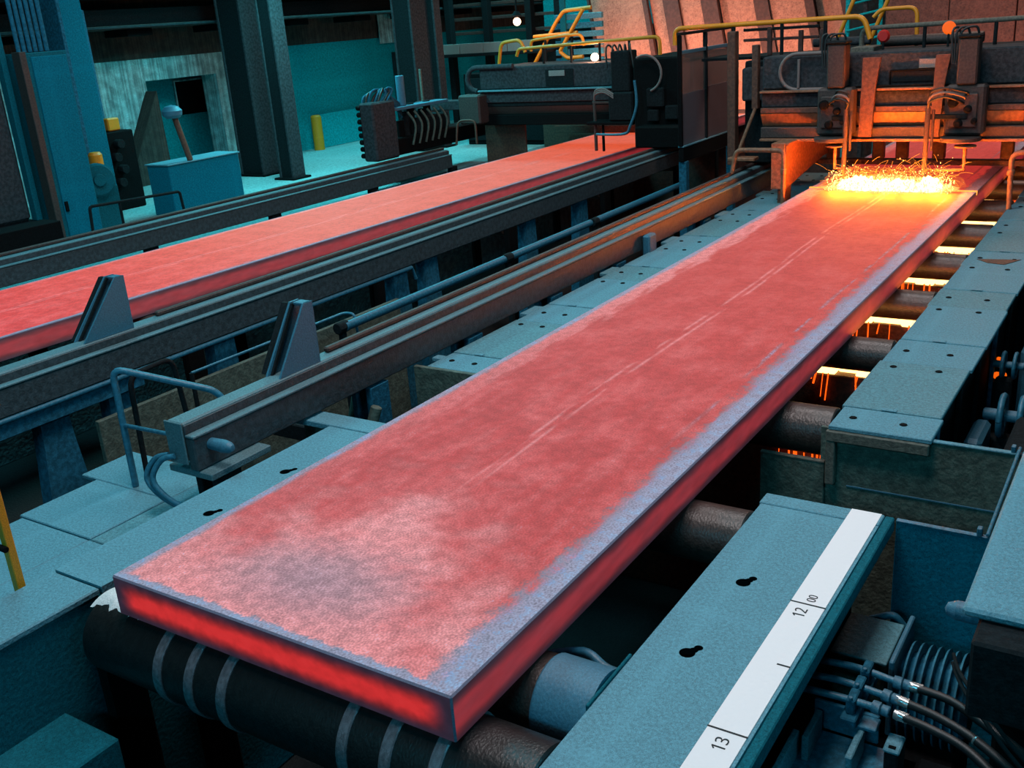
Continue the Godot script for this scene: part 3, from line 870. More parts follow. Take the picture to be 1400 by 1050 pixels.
func left_walkway() -> void:
	# blue pipe along the pit
	var t := thing("pipe_run", "long blue pipe running along the pit between the two runway beams", "pipe", Vector3(-6.55, -1.9, -10))
	obj("pipe", pipe([Vector3(-6.53, 0, -6.85), Vector3(-6.6, 0, -15.0)], 0.045, 12), M.pipe_blue, t)
	for z in [-6.83, -9.75, -11.9]:
		obj("coupling", rod(Vector3(-6.55, 0, z + 0.07), Vector3(-6.55, 0, z - 0.07), 0.058), M.dark_steel, t)
		obj("stand", box(Vector3(-6.58, -1.9, z - 0.03), Vector3(-6.52, -0.05, z + 0.03), 0.006), M.dark_steel, t)
	# blue hand rails
	t = thing("handrail", "bent blue pipe handrail standing on the walkway behind the beam end", "handrail", Vector3(-6.02, -0.3, -3.97))
	obj("rail", pipe(bend([Vector3(-6.02, -0.3, -3.97), Vector3(-6.05, 0.58, -4.0), Vector3(-5.49, 0.34, -4.42), Vector3(-5.46, 0.0, -4.5)], 0.09), 0.024, 10), M.pipe_blue, t)
	obj("mid_rail", pipe([Vector3(-6.04, 0.16, -3.99), Vector3(-5.45, 0.21, -3.93)], 0.015), M.pipe_blue, t)
	t = thing("handrail", "darker second handrail hoop just behind the bent blue one", "handrail", Vector3(-6.3, -0.3, -4.3))
	obj("rail", pipe(bend([Vector3(-6.05, -0.3, -4.1), Vector3(-6.05, 0.48, -4.12), Vector3(-6.05, 0.5, -4.5), Vector3(-6.1, -0.3, -4.6)], 0.1), 0.02), M.dark_steel, t)
	t = thing("handrail", "thin hooked conduit behind the wedge stop nearest the big slab", "handrail", Vector3(-6.1, -1.9, -5.9))
	obj("rail", pipe(bend([Vector3(-6.9, 0.0, -5.3), Vector3(-6.75, 0.05, -7.1), Vector3(-6.62, 0.05, -7.1), Vector3(-6.6, -0.25, -7.1)], 0.05), 0.014), M.pipe_blue, t)
	obj("post", pipe([Vector3(-6.9, -1.9, -5.3), Vector3(-6.9, 0.0, -5.3)], 0.02), M.dark_steel, t)
	# hydraulic hoses at the beam end
	for k in 2:
		var dx := 0.06 * k
		tag(obj("hydraulic_hose", pipe(spline([Vector3(-5.37 + dx, 0.12, -3.825), Vector3(-5.46 + dx, 0.09, -3.78), Vector3(-5.5 + dx, -0.03, -3.72), Vector3(-5.4 + dx, -0.16, -3.74), Vector3(-5.25 + dx, -0.31, -3.85)]), 0.02), M.pipe_blue), ["left one of the two blue hoses drooping from the end of the near beam", "right one of the two blue hoses drooping from the end of the near beam"][k], "hose", "hoses at the beam end")
	# yellow post at the picture's left edge
	t = thing("barrier_post", "yellow flat post at the left edge with a short black bar through it", "post", Vector3(-4.97, 0.0, -2.45))
	obj("post", box(Vector3(-5.0, -0.298, -2.49), Vector3(-4.95, 1.1, -2.445), 0.004), M.yellow, t)
	obj("bar", rod(Vector3(-5.3, 0.22, -2.44), Vector3(-4.945, 0.22, -2.435), 0.018), M.black_steel, t)
	# bars and pipes leaning in the dark under the near beam
	for q in [[Vector3(-5.3, -1.2, -5.2), Vector3(-5.02, -0.1, -5.5), 0.045, "middle one of three grey-green pipes leaning in the gap beside the left covers"], [Vector3(-5.5, -1.2, -5.35), Vector3(-5.42, -0.1, -5.75), 0.05, "farthest left of three grey-green pipes leaning in the gap beside the left covers"], [Vector3(-5.0, -1.2, -5.6), Vector3(-4.75, -0.25, -5.95), 0.04, "grey-green leaning pipe closest to the slab beside the left covers"]]:
		tag(obj("drain_pipe", rod(q[0], q[1], q[2]), M.green_grey), q[3], "pipe", "leaning pipes beside the left covers")
	tag(obj("pit_beam", box(Vector3(-7.3, -0.75, -6.0), Vector3(-5.6, -0.6, -5.85), 0.01), M.dark_steel), "dark cross beam in the pit behind the blue handrail", "beam")
	tag(obj("pit_wall", box(Vector3(-7.35, -1.9, -8.6), Vector3(-7.3, -0.25, -4.6), 0.005), M.green_grey), "dull green-grey plate closing the pit under the middle runway beam", "steel plate")
	for k in 7:
		tag(obj("pit_bracket", box(Vector3(-7.28, -0.62, -8.9 - 0.9 * k), Vector3(-6.9, -0.55, -8.75 - 0.9 * k), 0.006), M.blue_paint), "small blue bracket arm under the middle runway beam, %s from the near end" % nth(k), "bracket", "bracket arms in the pit")
	# bench of plates under the covers beyond the gap
	tag(obj("valve_block", box(Vector3(-5.125, -1.9, -10.62), Vector3(-5.03, 0.2, -10.42), 0.02), M.gusset), "pale block with bolts clamped below the near runway beam", "block")

# ---------------------------------------------------------------- right-hand pits
func right_pit() -> void:
	var t := thing("pit_wall", "grey-green plate wall closing the pit between the two right-hand covers", "steel plate", Vector3(-1.1, -1.9, -6.2))
	obj("plate", box(Vector3(-1.8, -1.9, -6.28), Vector3(-0.44, -0.035, -6.255), 0.004), M.green_grey, t)
	obj("top_edge", box(Vector3(-1.1, -0.034, -6.285), Vector3(-0.44, -0.022, -6.245), 0.003), M.plate, t)
	obj("seam", box(Vector3(-1.62, -0.44, -6.254), Vector3(-0.46, -0.43, -6.248), 0.001), M.gusset, t)
	obj("low_panel", box(Vector3(-2.2, -1.9, -6.24), Vector3(-1.76, -0.28, -6.21), 0.004), M.green_grey, t)
	obj("low_panel_edge", box(Vector3(-2.2, -0.279, -6.245), Vector3(-1.76, -0.265, -6.205), 0.003), M.plate_lip, t)
	t = thing("pit_wall", "deep blue plate wall right behind the end of the measuring cover", "steel plate", Vector3(-0.8, -1.9, -5.13))
	obj("plate", box(Vector3(-1.055, -1.9, -5.14), Vector3(-0.42, -0.035, -5.12), 0.004), M.deep_blue, t)
	obj("top_edge", box(Vector3(-1.055, -0.034, -5.146), Vector3(-0.42, -0.024, -5.114), 0.003), M.pipe_blue, t)
	t = thing("brace_rod", "thin pale rod bracing the blue pit plate to the grey-green one", "rod", Vector3(-0.6, -0.02, -5.7))
	obj("rod", rod(Vector3(-0.6, -0.005, -5.1), Vector3(-0.61, 0.0, -6.29), 0.011, 8), M.pipe_blue, t)
	for z in [-5.13, -6.27]:
		for dx in [-0.04, 0.04]:
			obj("lug", box(Vector3(-0.615 + dx, -0.03, z - 0.02), Vector3(-0.59 + dx, 0.02, z + 0.02), 0.004), M.pipe_blue, t)
	tag(obj("side_wall", box(Vector3(-0.44, -1.9, -6.24), Vector3(-0.41, -0.1, -5.15), 0.004), M.dark_steel), "dark plate under the right-hand runway beam between the two pit walls", "steel plate")
	# things in the dark beyond
	for q in [[Vector3(-0.89, -0.42, -7.86), 0.15, "blue valve with two handwheels in the dark pit right of the cover row"], [Vector3(-1.0, -0.35, -6.75), 0.08, "small pale valve close under the first cover on the right"], [Vector3(-1.02, -0.32, -8.75), 0.1, "blue valve half hidden under the right cover row, beyond the one with two wheels"]]:
		var c: Vector3 = q[0]
		var r: float = q[1]
		t = thing("valve", q[2], "valve", c)
		for k in 2:
			var s := st0()
			var ring := []
			for i in 21: ring.append(c + Vector3(k * r * 0.9 - 0.02, sin(TAU * i / 20) * r, cos(TAU * i / 20) * r))
			tube(s, ring, r * 0.17, 6)
			for i in 3:
				var a := PI * i / 3
				cyl(s, c + Vector3(k * r * 0.9 - 0.02, sin(a) * r, cos(a) * r), c + Vector3(k * r * 0.9 - 0.02, -sin(a) * r, -cos(a) * r), r * 0.1, 6)
			obj("handwheel", s, M.pipe_blue, t)
		obj("stem", rod(c + Vector3(-r, 0, 0), c + Vector3(r * 1.4, 0, 0), r * 0.3), M.gusset, t)
		obj("body", box(c + Vector3(-r * 0.7, -1.9 - c.y, -r * 0.5), c + Vector3(r * 0.6, -r * 1.1, r * 0.5), 0.02), M.dark_steel, t)
	tag(obj("gear_case", box(Vector3(-1.08, -1.9, -7.75), Vector3(-0.96, -0.42, -7.3), 0.03), M.gusset), "blue-grey casing beside the two-wheeled valve in the right-hand pit", "casing")
	tag(obj("gear_case", box(Vector3(-0.98, -1.9, -9.9), Vector3(-0.7, -0.36, -9.3), 0.03), M.gusset), "blue-grey casing far down the right-hand pit at the picture's edge", "casing")
	tag(obj("gear_case", box(Vector3(-0.78, -1.9, -7.6), Vector3(-0.5, -0.3, -6.9), 0.03), M.dark_steel), "dark casing between the two-wheeled valve and the runway beam at the right edge", "casing")
	var s2 := st0()
	for k in 7:
		var p := Vector3(-1.08, -0.4, -8.9) + Vector3(rng.randf_range(-0.03, 0.03), rng.randf_range(-0.09, 0.09), rng.randf_range(-0.05, 0.05))
		blob(s2, p, Vector3.ONE * rng.randf_range(0.015, 0.032), 0.4, k, 8)
	tag(obj("ember_slag", s2, M.lamp_orange), "small cluster of orange glowing slag in the dark right-hand pit", "slag")
	tag(obj("ember_ledge", box(Vector3(-1.115, -1.9, -9.0), Vector3(-1.02, -0.5, -8.8), 0.01), M.black_steel), "dark ledge carrying the cluster of orange slag in the right-hand pit", "ledge")

func blob(s: SurfaceTool, c: Vector3, r: Vector3, rough: float, sd: int, n := 12) -> void:
	var ns := FastNoiseLite.new()
	ns.seed = sd
	ns.frequency = 1.1
	s.set_smooth_group(1)
	var p := []
	for i in n + 1:
		var row := []
		for k in n * 2:
			var a := PI * i / n
			var b := TAU * k / (n * 2)
			var d := Vector3(sin(a) * cos(b), cos(a), sin(a) * sin(b))
			row.append(c + d * r * (1.0 + rough * ns.get_noise_3dv(d * 1.5 + c * 3.0)))
		p.append(row)
	for i in n:
		for k in n * 2:
			var k2 := (k + 1) % (n * 2)
			if i > 0: tri(s, p[i][k], p[i][k2], p[i + 1][k2])
			if i < n - 1: tri(s, p[i][k], p[i + 1][k2], p[i + 1][k])
	s.set_smooth_group(-1)

func corner_machinery() -> void:
	# three hydraulic lines: rigid pipe, clamp, fitting, rubber hose
	var rows := [
		[[Vector3(-1.2, -0.3, -4.09), Vector3(-1.05, -0.29, -4.1), Vector3(-0.95, -0.31, -4.13), Vector3(-0.78, -0.31, -4.1)], [Vector3(-0.72, -0.31, -4.1), Vector3(-0.56, -0.3, -4.06), Vector3(-0.42, -0.3, -3.97), Vector3(-0.22, -0.33, -3.86), Vector3(0.05, -0.4, -3.7)], "hydraulic line farthest from the viewer of the three below the measuring cover"],
		[[Vector3(-1.2, -0.3, -3.96), Vector3(-1.08, -0.29, -3.97), Vector3(-0.98, -0.31, -4.0), Vector3(-0.8, -0.31, -3.98)], [Vector3(-0.72, -0.31, -3.97), Vector3(-0.58, -0.3, -3.92), Vector3(-0.42, -0.3, -3.84), Vector3(-0.25, -0.33, -3.73), Vector3(0.0, -0.4, -3.55)], "middle one of the three hydraulic lines below the measuring cover, with the longest bright fitting"],
		[[Vector3(-1.19, -0.34, -3.83), Vector3(-1.17, -0.3, -3.85), Vector3(-1.0, -0.3, -3.87), Vector3(-0.82, -0.31, -3.88)], [Vector3(-0.73, -0.31, -3.87), Vector3(-0.6, -0.3, -3.83), Vector3(-0.45, -0.3, -3.77), Vector3(-0.3, -0.33, -3.67), Vector3(-0.05, -0.4, -3.5)], "hydraulic line nearest to the viewer of the three below the measuring cover"]]
	for k in 3:
		var t := thing("hydraulic_line", rows[k][2], "hose", rows[k][0][0], "hydraulic lines below the measuring cover")
		obj("rigid_pipe", pipe(spline(rows[k][0]), 0.017, 10), M.pipe_blue, t)
		obj("hose", pipe(spline(rows[k][1]), 0.02, 10), M.rubber, t)
		var a: Vector3 = rows[k][0][-1]
		var b: Vector3 = rows[k][1][0]
		var d := (b - a).normalized()
		var s := st0()
		lathe(s, a - d * 0.03, d, [Vector2(0, 0.018), Vector2(0, 0.03), Vector2(0.035, 0.03), Vector2(0.04, 0.022)], 6)
		lathe(s, a + d * 0.012, d, [Vector2(0, 0.02), Vector2(0, 0.025), Vector2(0.03, 0.025), Vector2(0.035, 0.02)], 6)
		obj("nut", s, M.gusset, t)
		s = st0()
		lathe(s, b - d * (0.055 if k == 1 else 0.025), d, [Vector2(0, 0.0), Vector2(0, 0.022), Vector2(0.02, 0.024), Vector2(0.06, 0.023), Vector2(0.065, 0.0)], 12)
		obj("ferrule", s, M.chrome, t)
		if k == 1:
			var m: Vector3 = rows[1][1][2]
			obj("ring", rod(m + Vector3(0.002, 0, 0.006), m - Vector3(0.006, 0, 0.0), 0.0225), M.chrome, t)
	var t2 := thing("pipe_clamp", "blue clamp blocks with bolts holding the three hydraulic lines", "clamp", Vector3(-0.93, -0.36, -4.0))
	for z in [-4.12, -3.99, -3.885]:
		obj("block", box(Vector3(-0.955, -0.352, z - 0.05), Vector3(-0.915, -0.276, z + 0.05), 0.006), M.blue_paint, t2)
		obj("bolt", rod(Vector3(-0.935, -0.276, z + 0.043), Vector3(-0.935, -0.262, z + 0.043), 0.01, 6), M.gusset, t2)
	obj("bar", box(Vector3(-0.97, -0.4, -4.2), Vector3(-0.9, -0.353, -3.8), 0.006), M.blue_paint, t2)
	# finned motor
	t2 = thing("electric_motor", "blue finned motor lying across the pit behind the hydraulic lines", "motor", Vector3(-0.85, -0.95, -4.6))
	obj("terminal_box", box(Vector3(-1.16, -0.75, -4.72), Vector3(-0.91, -0.42, -4.36), 0.015), M.green_grey, t2)
	obj("terminal_box_lid", box(Vector3(-1.17, -0.419, -4.73), Vector3(-0.9, -0.405, -4.35), 0.004), M.plate_worn, t2)
	obj("flange", box(Vector3(-0.885, -0.8, -4.78), Vector3(-0.86, -0.37, -4.33), 0.006), M.gusset, t2)
	var sb := st0()
	lathe(sb, Vector3(-0.86, -0.66, -4.56), Vector3.RIGHT, [Vector2(0, 0), Vector2(0, 0.19), Vector2(0.3, 0.19), Vector2(0.33, 0.15), Vector2(0.33, 0)], 32)
	obj("barrel", sb, M.blue_paint, t2)
	for k in 7:
		sb = st0()
		lathe(sb, Vector3(-0.835 + 0.04 * k, -0.66, -4.56), Vector3.RIGHT, [Vector2(0, 0.18), Vector2(0, 0.24), Vector2(0.01, 0.245), Vector2(0.01, 0.18)], 32)
		obj("fin", sb, M.pipe_blue, t2)
	obj("foot", box(Vector3(-1.15, -1.9, -4.75), Vector3(-0.55, -0.86, -4.3), 0.02), M.black_steel, t2)
	obj("front_pipe", pipe(bend([Vector3(-1.1, -0.5, -4.85), Vector3(-0.98, -0.44, -4.86), Vector3(-0.93, -0.5, -4.86)], 0.04), 0.02), M.pipe_blue, t2)
	# bracket frame in the lower right corner
	t2 = thing("bracket_frame", "welded blue bracket frame with upright gussets in the lower right corner", "bracket", Vector3(-0.95, -1.9, -3.7))
	obj("base_plate", box(Vector3(-1.15, -0.59, -3.93), Vector3(-0.72, -0.55, -2.9), 0.008), M.pipe_blue, t2)
	for q in [[-1.1, -3.9, -3.68], [-1.15, -3.72, -3.4], [-0.9, -3.86, -3.64]]:
		obj("gusset", box(Vector3(q[0], -0.549, q[1]), Vector3(q[0] + 0.03, -0.42, q[2]), 0.005), M.plate, t2)
	obj("back_plate", box(Vector3(-1.12, -0.549, -3.955), Vector3(-0.83, -0.4, -3.935), 0.004), M.pipe_blue, t2)
	obj("top_plate", box(Vector3(-0.93, -0.419, -3.93), Vector3(-0.82, -0.4, -3.84), 0.004), M.pipe_blue, t2)
	obj("foot", box(Vector3(-1.1, -1.9, -3.85), Vector3(-0.75, -0.591, -3.0), 0.02), M.black_steel, t2)
	t2 = thing("limit_switch", "small upright block with a pale slotted top beside the bracket frame", "switch box", Vector3(-0.74, -1.0, -3.85))
	obj("body", box(Vector3(-0.77, -1.9, -3.93), Vector3(-0.71, -0.45, -3.78), 0.008), M.dark_steel, t2)
	obj("cap", box(Vector3(-0.775, -0.449, -3.9), Vector3(-0.705, -0.43, -3.775), 0.006), M.plate, t2)
	obj("slot", box(Vector3(-0.755, -0.4295, -3.81), Vector3(-0.725, -0.426, -3.79), 0.001), M.black_steel, t2)
	for k in 2:
		tag(obj("signal_cable", pipe(spline([Vector3(-0.62, -0.32 - 0.05 * k, -4.45), Vector3(-0.55, -0.2 - 0.04 * k, -4.15), Vector3(-0.45, -0.12 - 0.05 * k, -3.9), Vector3(-0.25, -0.18 - 0.05 * k, -3.68), Vector3(0.0, -0.25 - 0.05 * k, -3.5)]), 0.009), M.dark_steel), ["upper thin cable from the finned motor to the right edge", "lower thin cable from the finned motor to the right edge"][k], "cable", "thin cables beside the motor")
	tag(obj("pit_bench", box(Vector3(-0.7, -1.9, -4.2), Vector3(-0.41, -0.75, -3.0), 0.02), M.black_steel), "black bench in the pit below the rubber hoses", "bench")

# ---------------------------------------------------------------- cutting machine over the big slab
func arm_loop(parent: Node, p: Array, r: float, m: Material, called := "cable") -> void:
	obj(called, pipe(spline(p), r, 8), m, parent)

func torch_carriage(x: float, side: float, label: String) -> void:
	# x: centre of the column; side: which way the torch stands off
	var t := thing("torch_carriage", label, "torch carriage", Vector3(x, 0.83, -13.75))
	obj("column", box(Vector3(x - 0.115, 1.5, -13.88), Vector3(x + 0.115, 2.04, -13.64), 0.02), M.machine_brown, t)
	obj("column_cap", box(Vector3(x - 0.13, 2.041, -13.9), Vector3(x + 0.13, 2.08, -13.62), 0.015), M.dark_steel, t)
	var s := box(Vector3(x - 0.23, 0.9, -13.88), Vector3(x + 0.23, 1.5, -13.66), 0.03)
	bx(s, Vector3(x - 0.17, 1.0, -13.659), Vector3(x + 0.15, 1.4, -13.62), 0.01)
	obj("gearbox", s, M.machine_brown, t)
	obj("base_disc", rod(Vector3(x - 0.02, 0.83, -13.68), Vector3(x - 0.02, 0.885, -13.68), 0.235, 20), M.machine_brown, t)
	for q in [[-0.12, 1.3, 0.06], [0.05, 1.22, 0.045], [-0.05, 1.05, 0.05], [0.13, 1.08, 0.035]]:
		s = st0()
		lathe(s, Vector3(x + q[0], q[1], -13.62), Vector3(0, 0, 1), [Vector2(0, q[2]), Vector2(0.06, q[2]), Vector2(0.07, q[2] * 0.6), Vector2(0.07, 0)], 14)
		obj("knob", s, M.black_steel, t)
	var tx := x + side
	obj("torch", rod(Vector3(tx, 0.32, -13.56), Vector3(tx, 1.25, -13.58), 0.032), M.machine_brown, t)
	obj("torch_nozzle", rod(Vector3(tx, 0.26, -13.56), Vector3(tx, 0.36, -13.56), 0.022), M.dark_steel, t)
	obj("guide_rod", rod(Vector3(tx + 0.06, 0.72, -13.6), Vector3(tx + 0.06, 1.22, -13.6), 0.018), M.machine_brown, t)
	obj("torch_clamp", box(Vector3(minf(x, tx) - 0.02, 1.1, -13.655), Vector3(maxf(x, tx) + 0.05, 1.16, -13.6), 0.008), M.dark_steel, t)
	for k in 3:
		var h := 1.3 + 0.05 * k
		arm_loop(t, [Vector3(tx, 1.24, -13.57), Vector3(tx + 0.04, h + 0.03, -13.5), Vector3(lerpf(tx, x, 0.5), h + 0.08, -13.5), Vector3(x - 0.05 + 0.04 * k, h + 0.02, -13.58), Vector3(x, h - 0.02, -13.64)], 0.016, M.cable_pale if k == 1 else M.rubber, "hose")
	for k in 3:
		arm_loop(t, [Vector3(x - 0.12 + 0.1 * k, 2.07, -13.8), Vector3(x - 0.16 + 0.1 * k, 2.16, -13.78), Vector3(x - 0.21 + 0.05 * k, 2.1, -13.74), Vector3(x - 0.18 + 0.02 * k, 1.75, -13.7)], 0.014, M.rubber, "hose")

func hang_rail(parent: Node, p: Array, posts: Array, r: float, y0: float, m: Material) -> void:
	obj("top_rail", pipe(bend(p, 0.12), r, 10), m, parent)
	for q in posts: obj("rail_post", rod(Vector3(q.x, y0, q.y), Vector3(q.x, q.z, q.y), r * 0.75, 8), M.dark_steel, parent)

func torch_machine() -> void:
	var t := thing("cutting_machine", "dark torch-cutting machine spanning the big slab above the sparks", "machine", Vector3(-2.6, 0.4, -14.4))
	var xl := -5.0
	var xr := 0.6
	obj("upper_beam", box(Vector3(xl, 1.47, -14.75), Vector3(xr, 1.9, -14.02), 0.02), M.machine, t)
	obj("upper_ledge", box(Vector3(xl, 1.435, -14.0), Vector3(xr, 1.465, -13.9), 0.005), M.guard, t)
	obj("middle_beam", box(Vector3(xl, 1.24, -14.6), Vector3(xr, 1.43, -13.99), 0.012), M.machine, t)
	obj("guard_lip", box(Vector3(xl, 1.165, -14.4), Vector3(xr, 1.235, -13.95), 0.006), M.machine_rust, t)
	var s := st0()
	prism(s, [Vector2(-13.95, 1.16), Vector2(-14.06, 0.985), Vector2(-14.3, 0.985), Vector2(-14.3, 1.16)], Vector3(xl, 0, 0), Vector3(0, 0, 1), Vector3.UP, -(xr - xl))
	obj("sloped_guard", s, M.guard, t)
	obj("lower_beam", box(Vector3(xl, 0.83, -14.5), Vector3(xr, 0.975, -13.97), 0.01), M.machine_brown, t)
	obj("lower_edge", box(Vector3(xl, 0.79, -14.4), Vector3(xr, 0.825, -13.92), 0.006), M.guard, t)
	# label plate, stencil and brackets on the upper beam
	obj("sign_plate", box(Vector3(-2.96, 1.69, -14.018), Vector3(-2.6, 1.8, -14.0), 0.003), M.sign_plate, t)
	obj("cable_tray", box(Vector3(-3.28, 1.53, -14.015), Vector3(-2.72, 1.66, -13.985), 0.004), M.dark_steel, t)
	obj("wire_hook", pipe(bend([Vector3(-3.3, 1.5, -13.98), Vector3(-3.3, 1.67, -13.98), Vector3(-2.75, 1.68, -13.98)], 0.02), 0.012), M.black_steel, t)
	# orange arms that hold the carriages
	for q in [[-3.66, -3.49], [-2.78, -2.66]]:
		s = st0()
		prism(s, [Vector2(q[0] + 0.03, 0.86), Vector2(q[1] + 0.02, 0.86), Vector2(q[1] + 0.05, 1.5), Vector2(q[1] + 0.1, 1.85), Vector2(q[0] + 0.05, 1.85)], Vector3(0, 0, -13.89), Vector3.RIGHT, Vector3.UP, 0.06)
		obj("arm", s, M.machine_rust, t)
	# hand rails
	hang_rail(t, [Vector3(-6.5, 2.1, -14.5), Vector3(-6.5, 2.33, -14.5), Vector3(-3.8, 2.34, -14.5), Vector3(-3.7, 2.05, -14.5)], [Vector3(-5.6, -14.5, 2.32), Vector3(-4.9, -14.5, 2.32), Vector3(-4.3, -14.5, 2.32)], 0.035, 1.9, M.yellow)
	hang_rail(t, [Vector3(-3.85, 1.95, -14.65), Vector3(-3.85, 2.18, -14.65), Vector3(0.5, 2.22, -14.65)], [Vector3(-3.05, -14.65, 2.18), Vector3(-2.2, -14.65, 2.18), Vector3(-1.2, -14.65, 2.18)], 0.032, 1.9, M.plate_lip)
	hang_rail(t, [Vector3(-3.85, 2.3, -15.2), Vector3(-3.75, 2.4, -15.2), Vector3(-3.28, 2.4, -15.2), Vector3(-3.26, 1.9, -15.2)], [], 0.028, 1.9, M.yellow)
	obj("deck", box(Vector3(-6.2, 1.84, -15.6), Vector3(xr, 1.88, -14.76), 0.006), M.dark_steel, t)
	for q in [Vector3(-5.2, -14.9, 2.25), Vector3(-4.75, -14.9, 2.2), Vector3(-4.45, -14.9, 2.2)]:
		obj("rail_post", box(Vector3(q.x - 0.03, 1.88, q.y), Vector3(q.x + 0.03, q.z, q.y + 0.06), 0.006), M.hood_rib, t)
	obj("deck_rail", box(Vector3(-5.6, 2.08, -14.92), Vector3(-4.5, 2.12, -14.88), 0.006), M.hood_rib, t)
	obj("deck_rail", box(Vector3(-5.6, 2.22, -14.92), Vector3(-4.5, 2.26, -14.88), 0.006), M.dark_steel, t)
	# cable drum guide: ring with flat band at the left
	s = st0()
	var ring := [Vector3(-3.95, 1.93, -13.95)]
	for i in 13:
		var a := deg_to_rad(90 + 180.0 * i / 12)
		ring.append(Vector3(-4.5 + cos(a) * 0.23, 1.7 + sin(a) * 0.23, -13.95))
	ring.append(Vector3(-4.1, 1.47, -13.95))
	tube(s, ring, 0.025, 8)
	obj("cable_chain", s, M.cable_pale, t)
	obj("gauge_rod", rod(Vector3(-4.47, 1.49, -13.93), Vector3(-4.47, 1.86, -13.93), 0.02, 8), M.cable_pale, t)
	# left end: uprights and end carriage
	obj("end_post", box(Vector3(-5.62, 0.397, -14.45), Vector3(-5.5, 2.25, -14.3), 0.01), M.machine_rust, t)
	obj("end_post", box(Vector3(-5.22, 1.2, -14.3), Vector3(-5.13, 2.06, -14.2), 0.008), M.machine_rust, t)
	obj("end_carriage", box(Vector3(-5.45, 0.397, -15.9), Vector3(-5.01, 1.83, -14.55), 0.02), M.dark_steel, t)
	obj("gearbox", box(Vector3(-5.4, 1.3, -14.54), Vector3(-5.02, 1.75, -14.3), 0.02), M.machine, t)
	obj("brace", rod(Vector3(-5.17, 1.21, -14.22), Vector3(-5.4, 0.55, -14.1), 0.025, 8), M.guard, t)
	obj("brace_foot", box(Vector3(-5.5, 0.5, -14.2), Vector3(-5.1, 0.55, -14.0), 0.01), M.guard, t)
	obj("end_carriage", box(Vector3(-0.4, 0.401, -15.9), Vector3(0.0, 1.83, -14.55), 0.02), M.dark_steel, t)
	# parts hanging below
	for q in [[-3.86, 1.0, 0.22], [-2.28, -1.0, 0.34]]:
		var x: float = q[0]
		obj("hanger_plate", rod(Vector3(x, 0.765, -13.62), Vector3(x, 0.789, -13.62), 0.13, 16), M.guard, t)
		obj("hanger_bar", pipe([Vector3(x, 0.765, -13.62), Vector3(x, 0.49, -13.62), Vector3(x + q[1] * q[2], 0.48, -13.62)], 0.026), M.guard, t)
	obj("rear_frame", box(Vector3(-5.0, 0.262, -15.55), Vector3(-0.4, 0.34, -15.4), 0.01), M.machine_rust, t)
	for x in [-4.42, -3.76, -3.43, -2.93, -2.05]:
		obj("rear_post", box(Vector3(x - 0.08, 0.341, -15.56), Vector3(x + 0.08, 1.0, -15.42), 0.012), M.machine_rust, t)
	obj("rear_beam", box(Vector3(-5.0, 1.0, -16.0), Vector3(-0.4, 1.8, -15.35), 0.02), M.machine_brown, t)
	# bits of kit on the deck
	obj("deck_box", box(Vector3(-3.9, 1.88, -14.74), Vector3(-3.6, 1.96, -14.3), 0.01), M.plate_lip, t)
	obj("deck_pipe", rod(Vector3(-4.7, 2.0, -15.3), Vector3(-3.9, 2.0, -15.3), 0.06), M.machine, t)
	obj("deck_pipe", rod(Vector3(-3.7, 1.98, -15.1), Vector3(-2.4, 1.98, -15.1), 0.07), M.machine_brown, t)
	torch_carriage(-3.9, 0.17, "left torch carriage with a brown column standing in front of the machine beam")
	torch_carriage(-2.33, -0.4, "right torch carriage with a brown column and arched pale hose above the sparks")
	# heat guard, hoops
	var g := thing("heat_guard", "orange-lit guard plate standing at the left of the cut beside the hoop", "guard plate", Vector3(-4.6, 0.2, -13.7))
	obj("front_flange", box(Vector3(-4.68, 0.21, -13.52), Vector3(-4.5, 0.82, -13.5), 0.004), M.guard, g)
	s = st0()
	prism(s, [Vector2(13.52, 0.21), Vector2(13.52, 0.78), Vector2(16.2, 0.78), Vector2(16.2, 0.42), Vector2(15.2, 0.42)], Vector3(-4.5, 0, 0), Vector3(0, 0, -1), Vector3.UP, 0.02)
	obj("side_sheet", s, M.guard, g)
	obj("stay", box(Vector3(-4.68, 0.79, -13.9), Vector3(-4.45, 0.82, -13.53), 0.004), M.guard, g)
	obj("foot", box(Vector3(-4.62, 0.0, -13.9), Vector3(-4.53, 0.21, -13.6), 0.004), M.machine_rust, g)
	g = thing("hoop_rail", "orange bent pipe hoop standing left of the cut", "handrail", Vector3(-4.6, 0.0, -14.0))
	obj("hoop", pipe(bend([Vector3(-4.44, 0.0, -13.3), Vector3(-4.44, 0.76, -13.3), Vector3(-5.1, 0.76, -13.3), Vector3(-5.15, 0.45, -13.3)], 0.1), 0.032), M.guard, g)
	obj("collar", rod(Vector3(-4.44, 0.45, -13.3), Vector3(-4.44, 0.52, -13.3), 0.045), M.guard, g)
	g = thing("hoop_rail", "orange bent pipe hoop standing right of the cut at the picture's edge", "handrail", Vector3(-1.75, 0.0, -13.76))
	obj("hoop", pipe(bend([Vector3(-1.74, 0.0, -13.7), Vector3(-1.76, 0.69, -13.7), Vector3(-1.2, 0.71, -13.7), Vector3(-1.2, 0.0, -13.7)], 0.12), 0.032), M.guard, g)
	obj("collar", rod(Vector3(-1.755, 0.42, -13.7), Vector3(-1.755, 0.49, -13.7), 0.045), M.guard, g)
	# sloping yellow rails of the stairs behind
	for q in [[-4.43, -3.98, "left one of the two yellow stair rails rising behind the right-hand machine"], [-3.95, -3.5, "right one of the two yellow stair rails rising behind the right-hand machine"]]:
		tag(obj("stair_rail", pipe([Vector3(q[0] - 0.05, 1.881, -15.5), Vector3(q[1], 3.1, -15.5)], 0.03, 8), M.yellow), q[2], "stair rail", "yellow stair rails behind the machine")
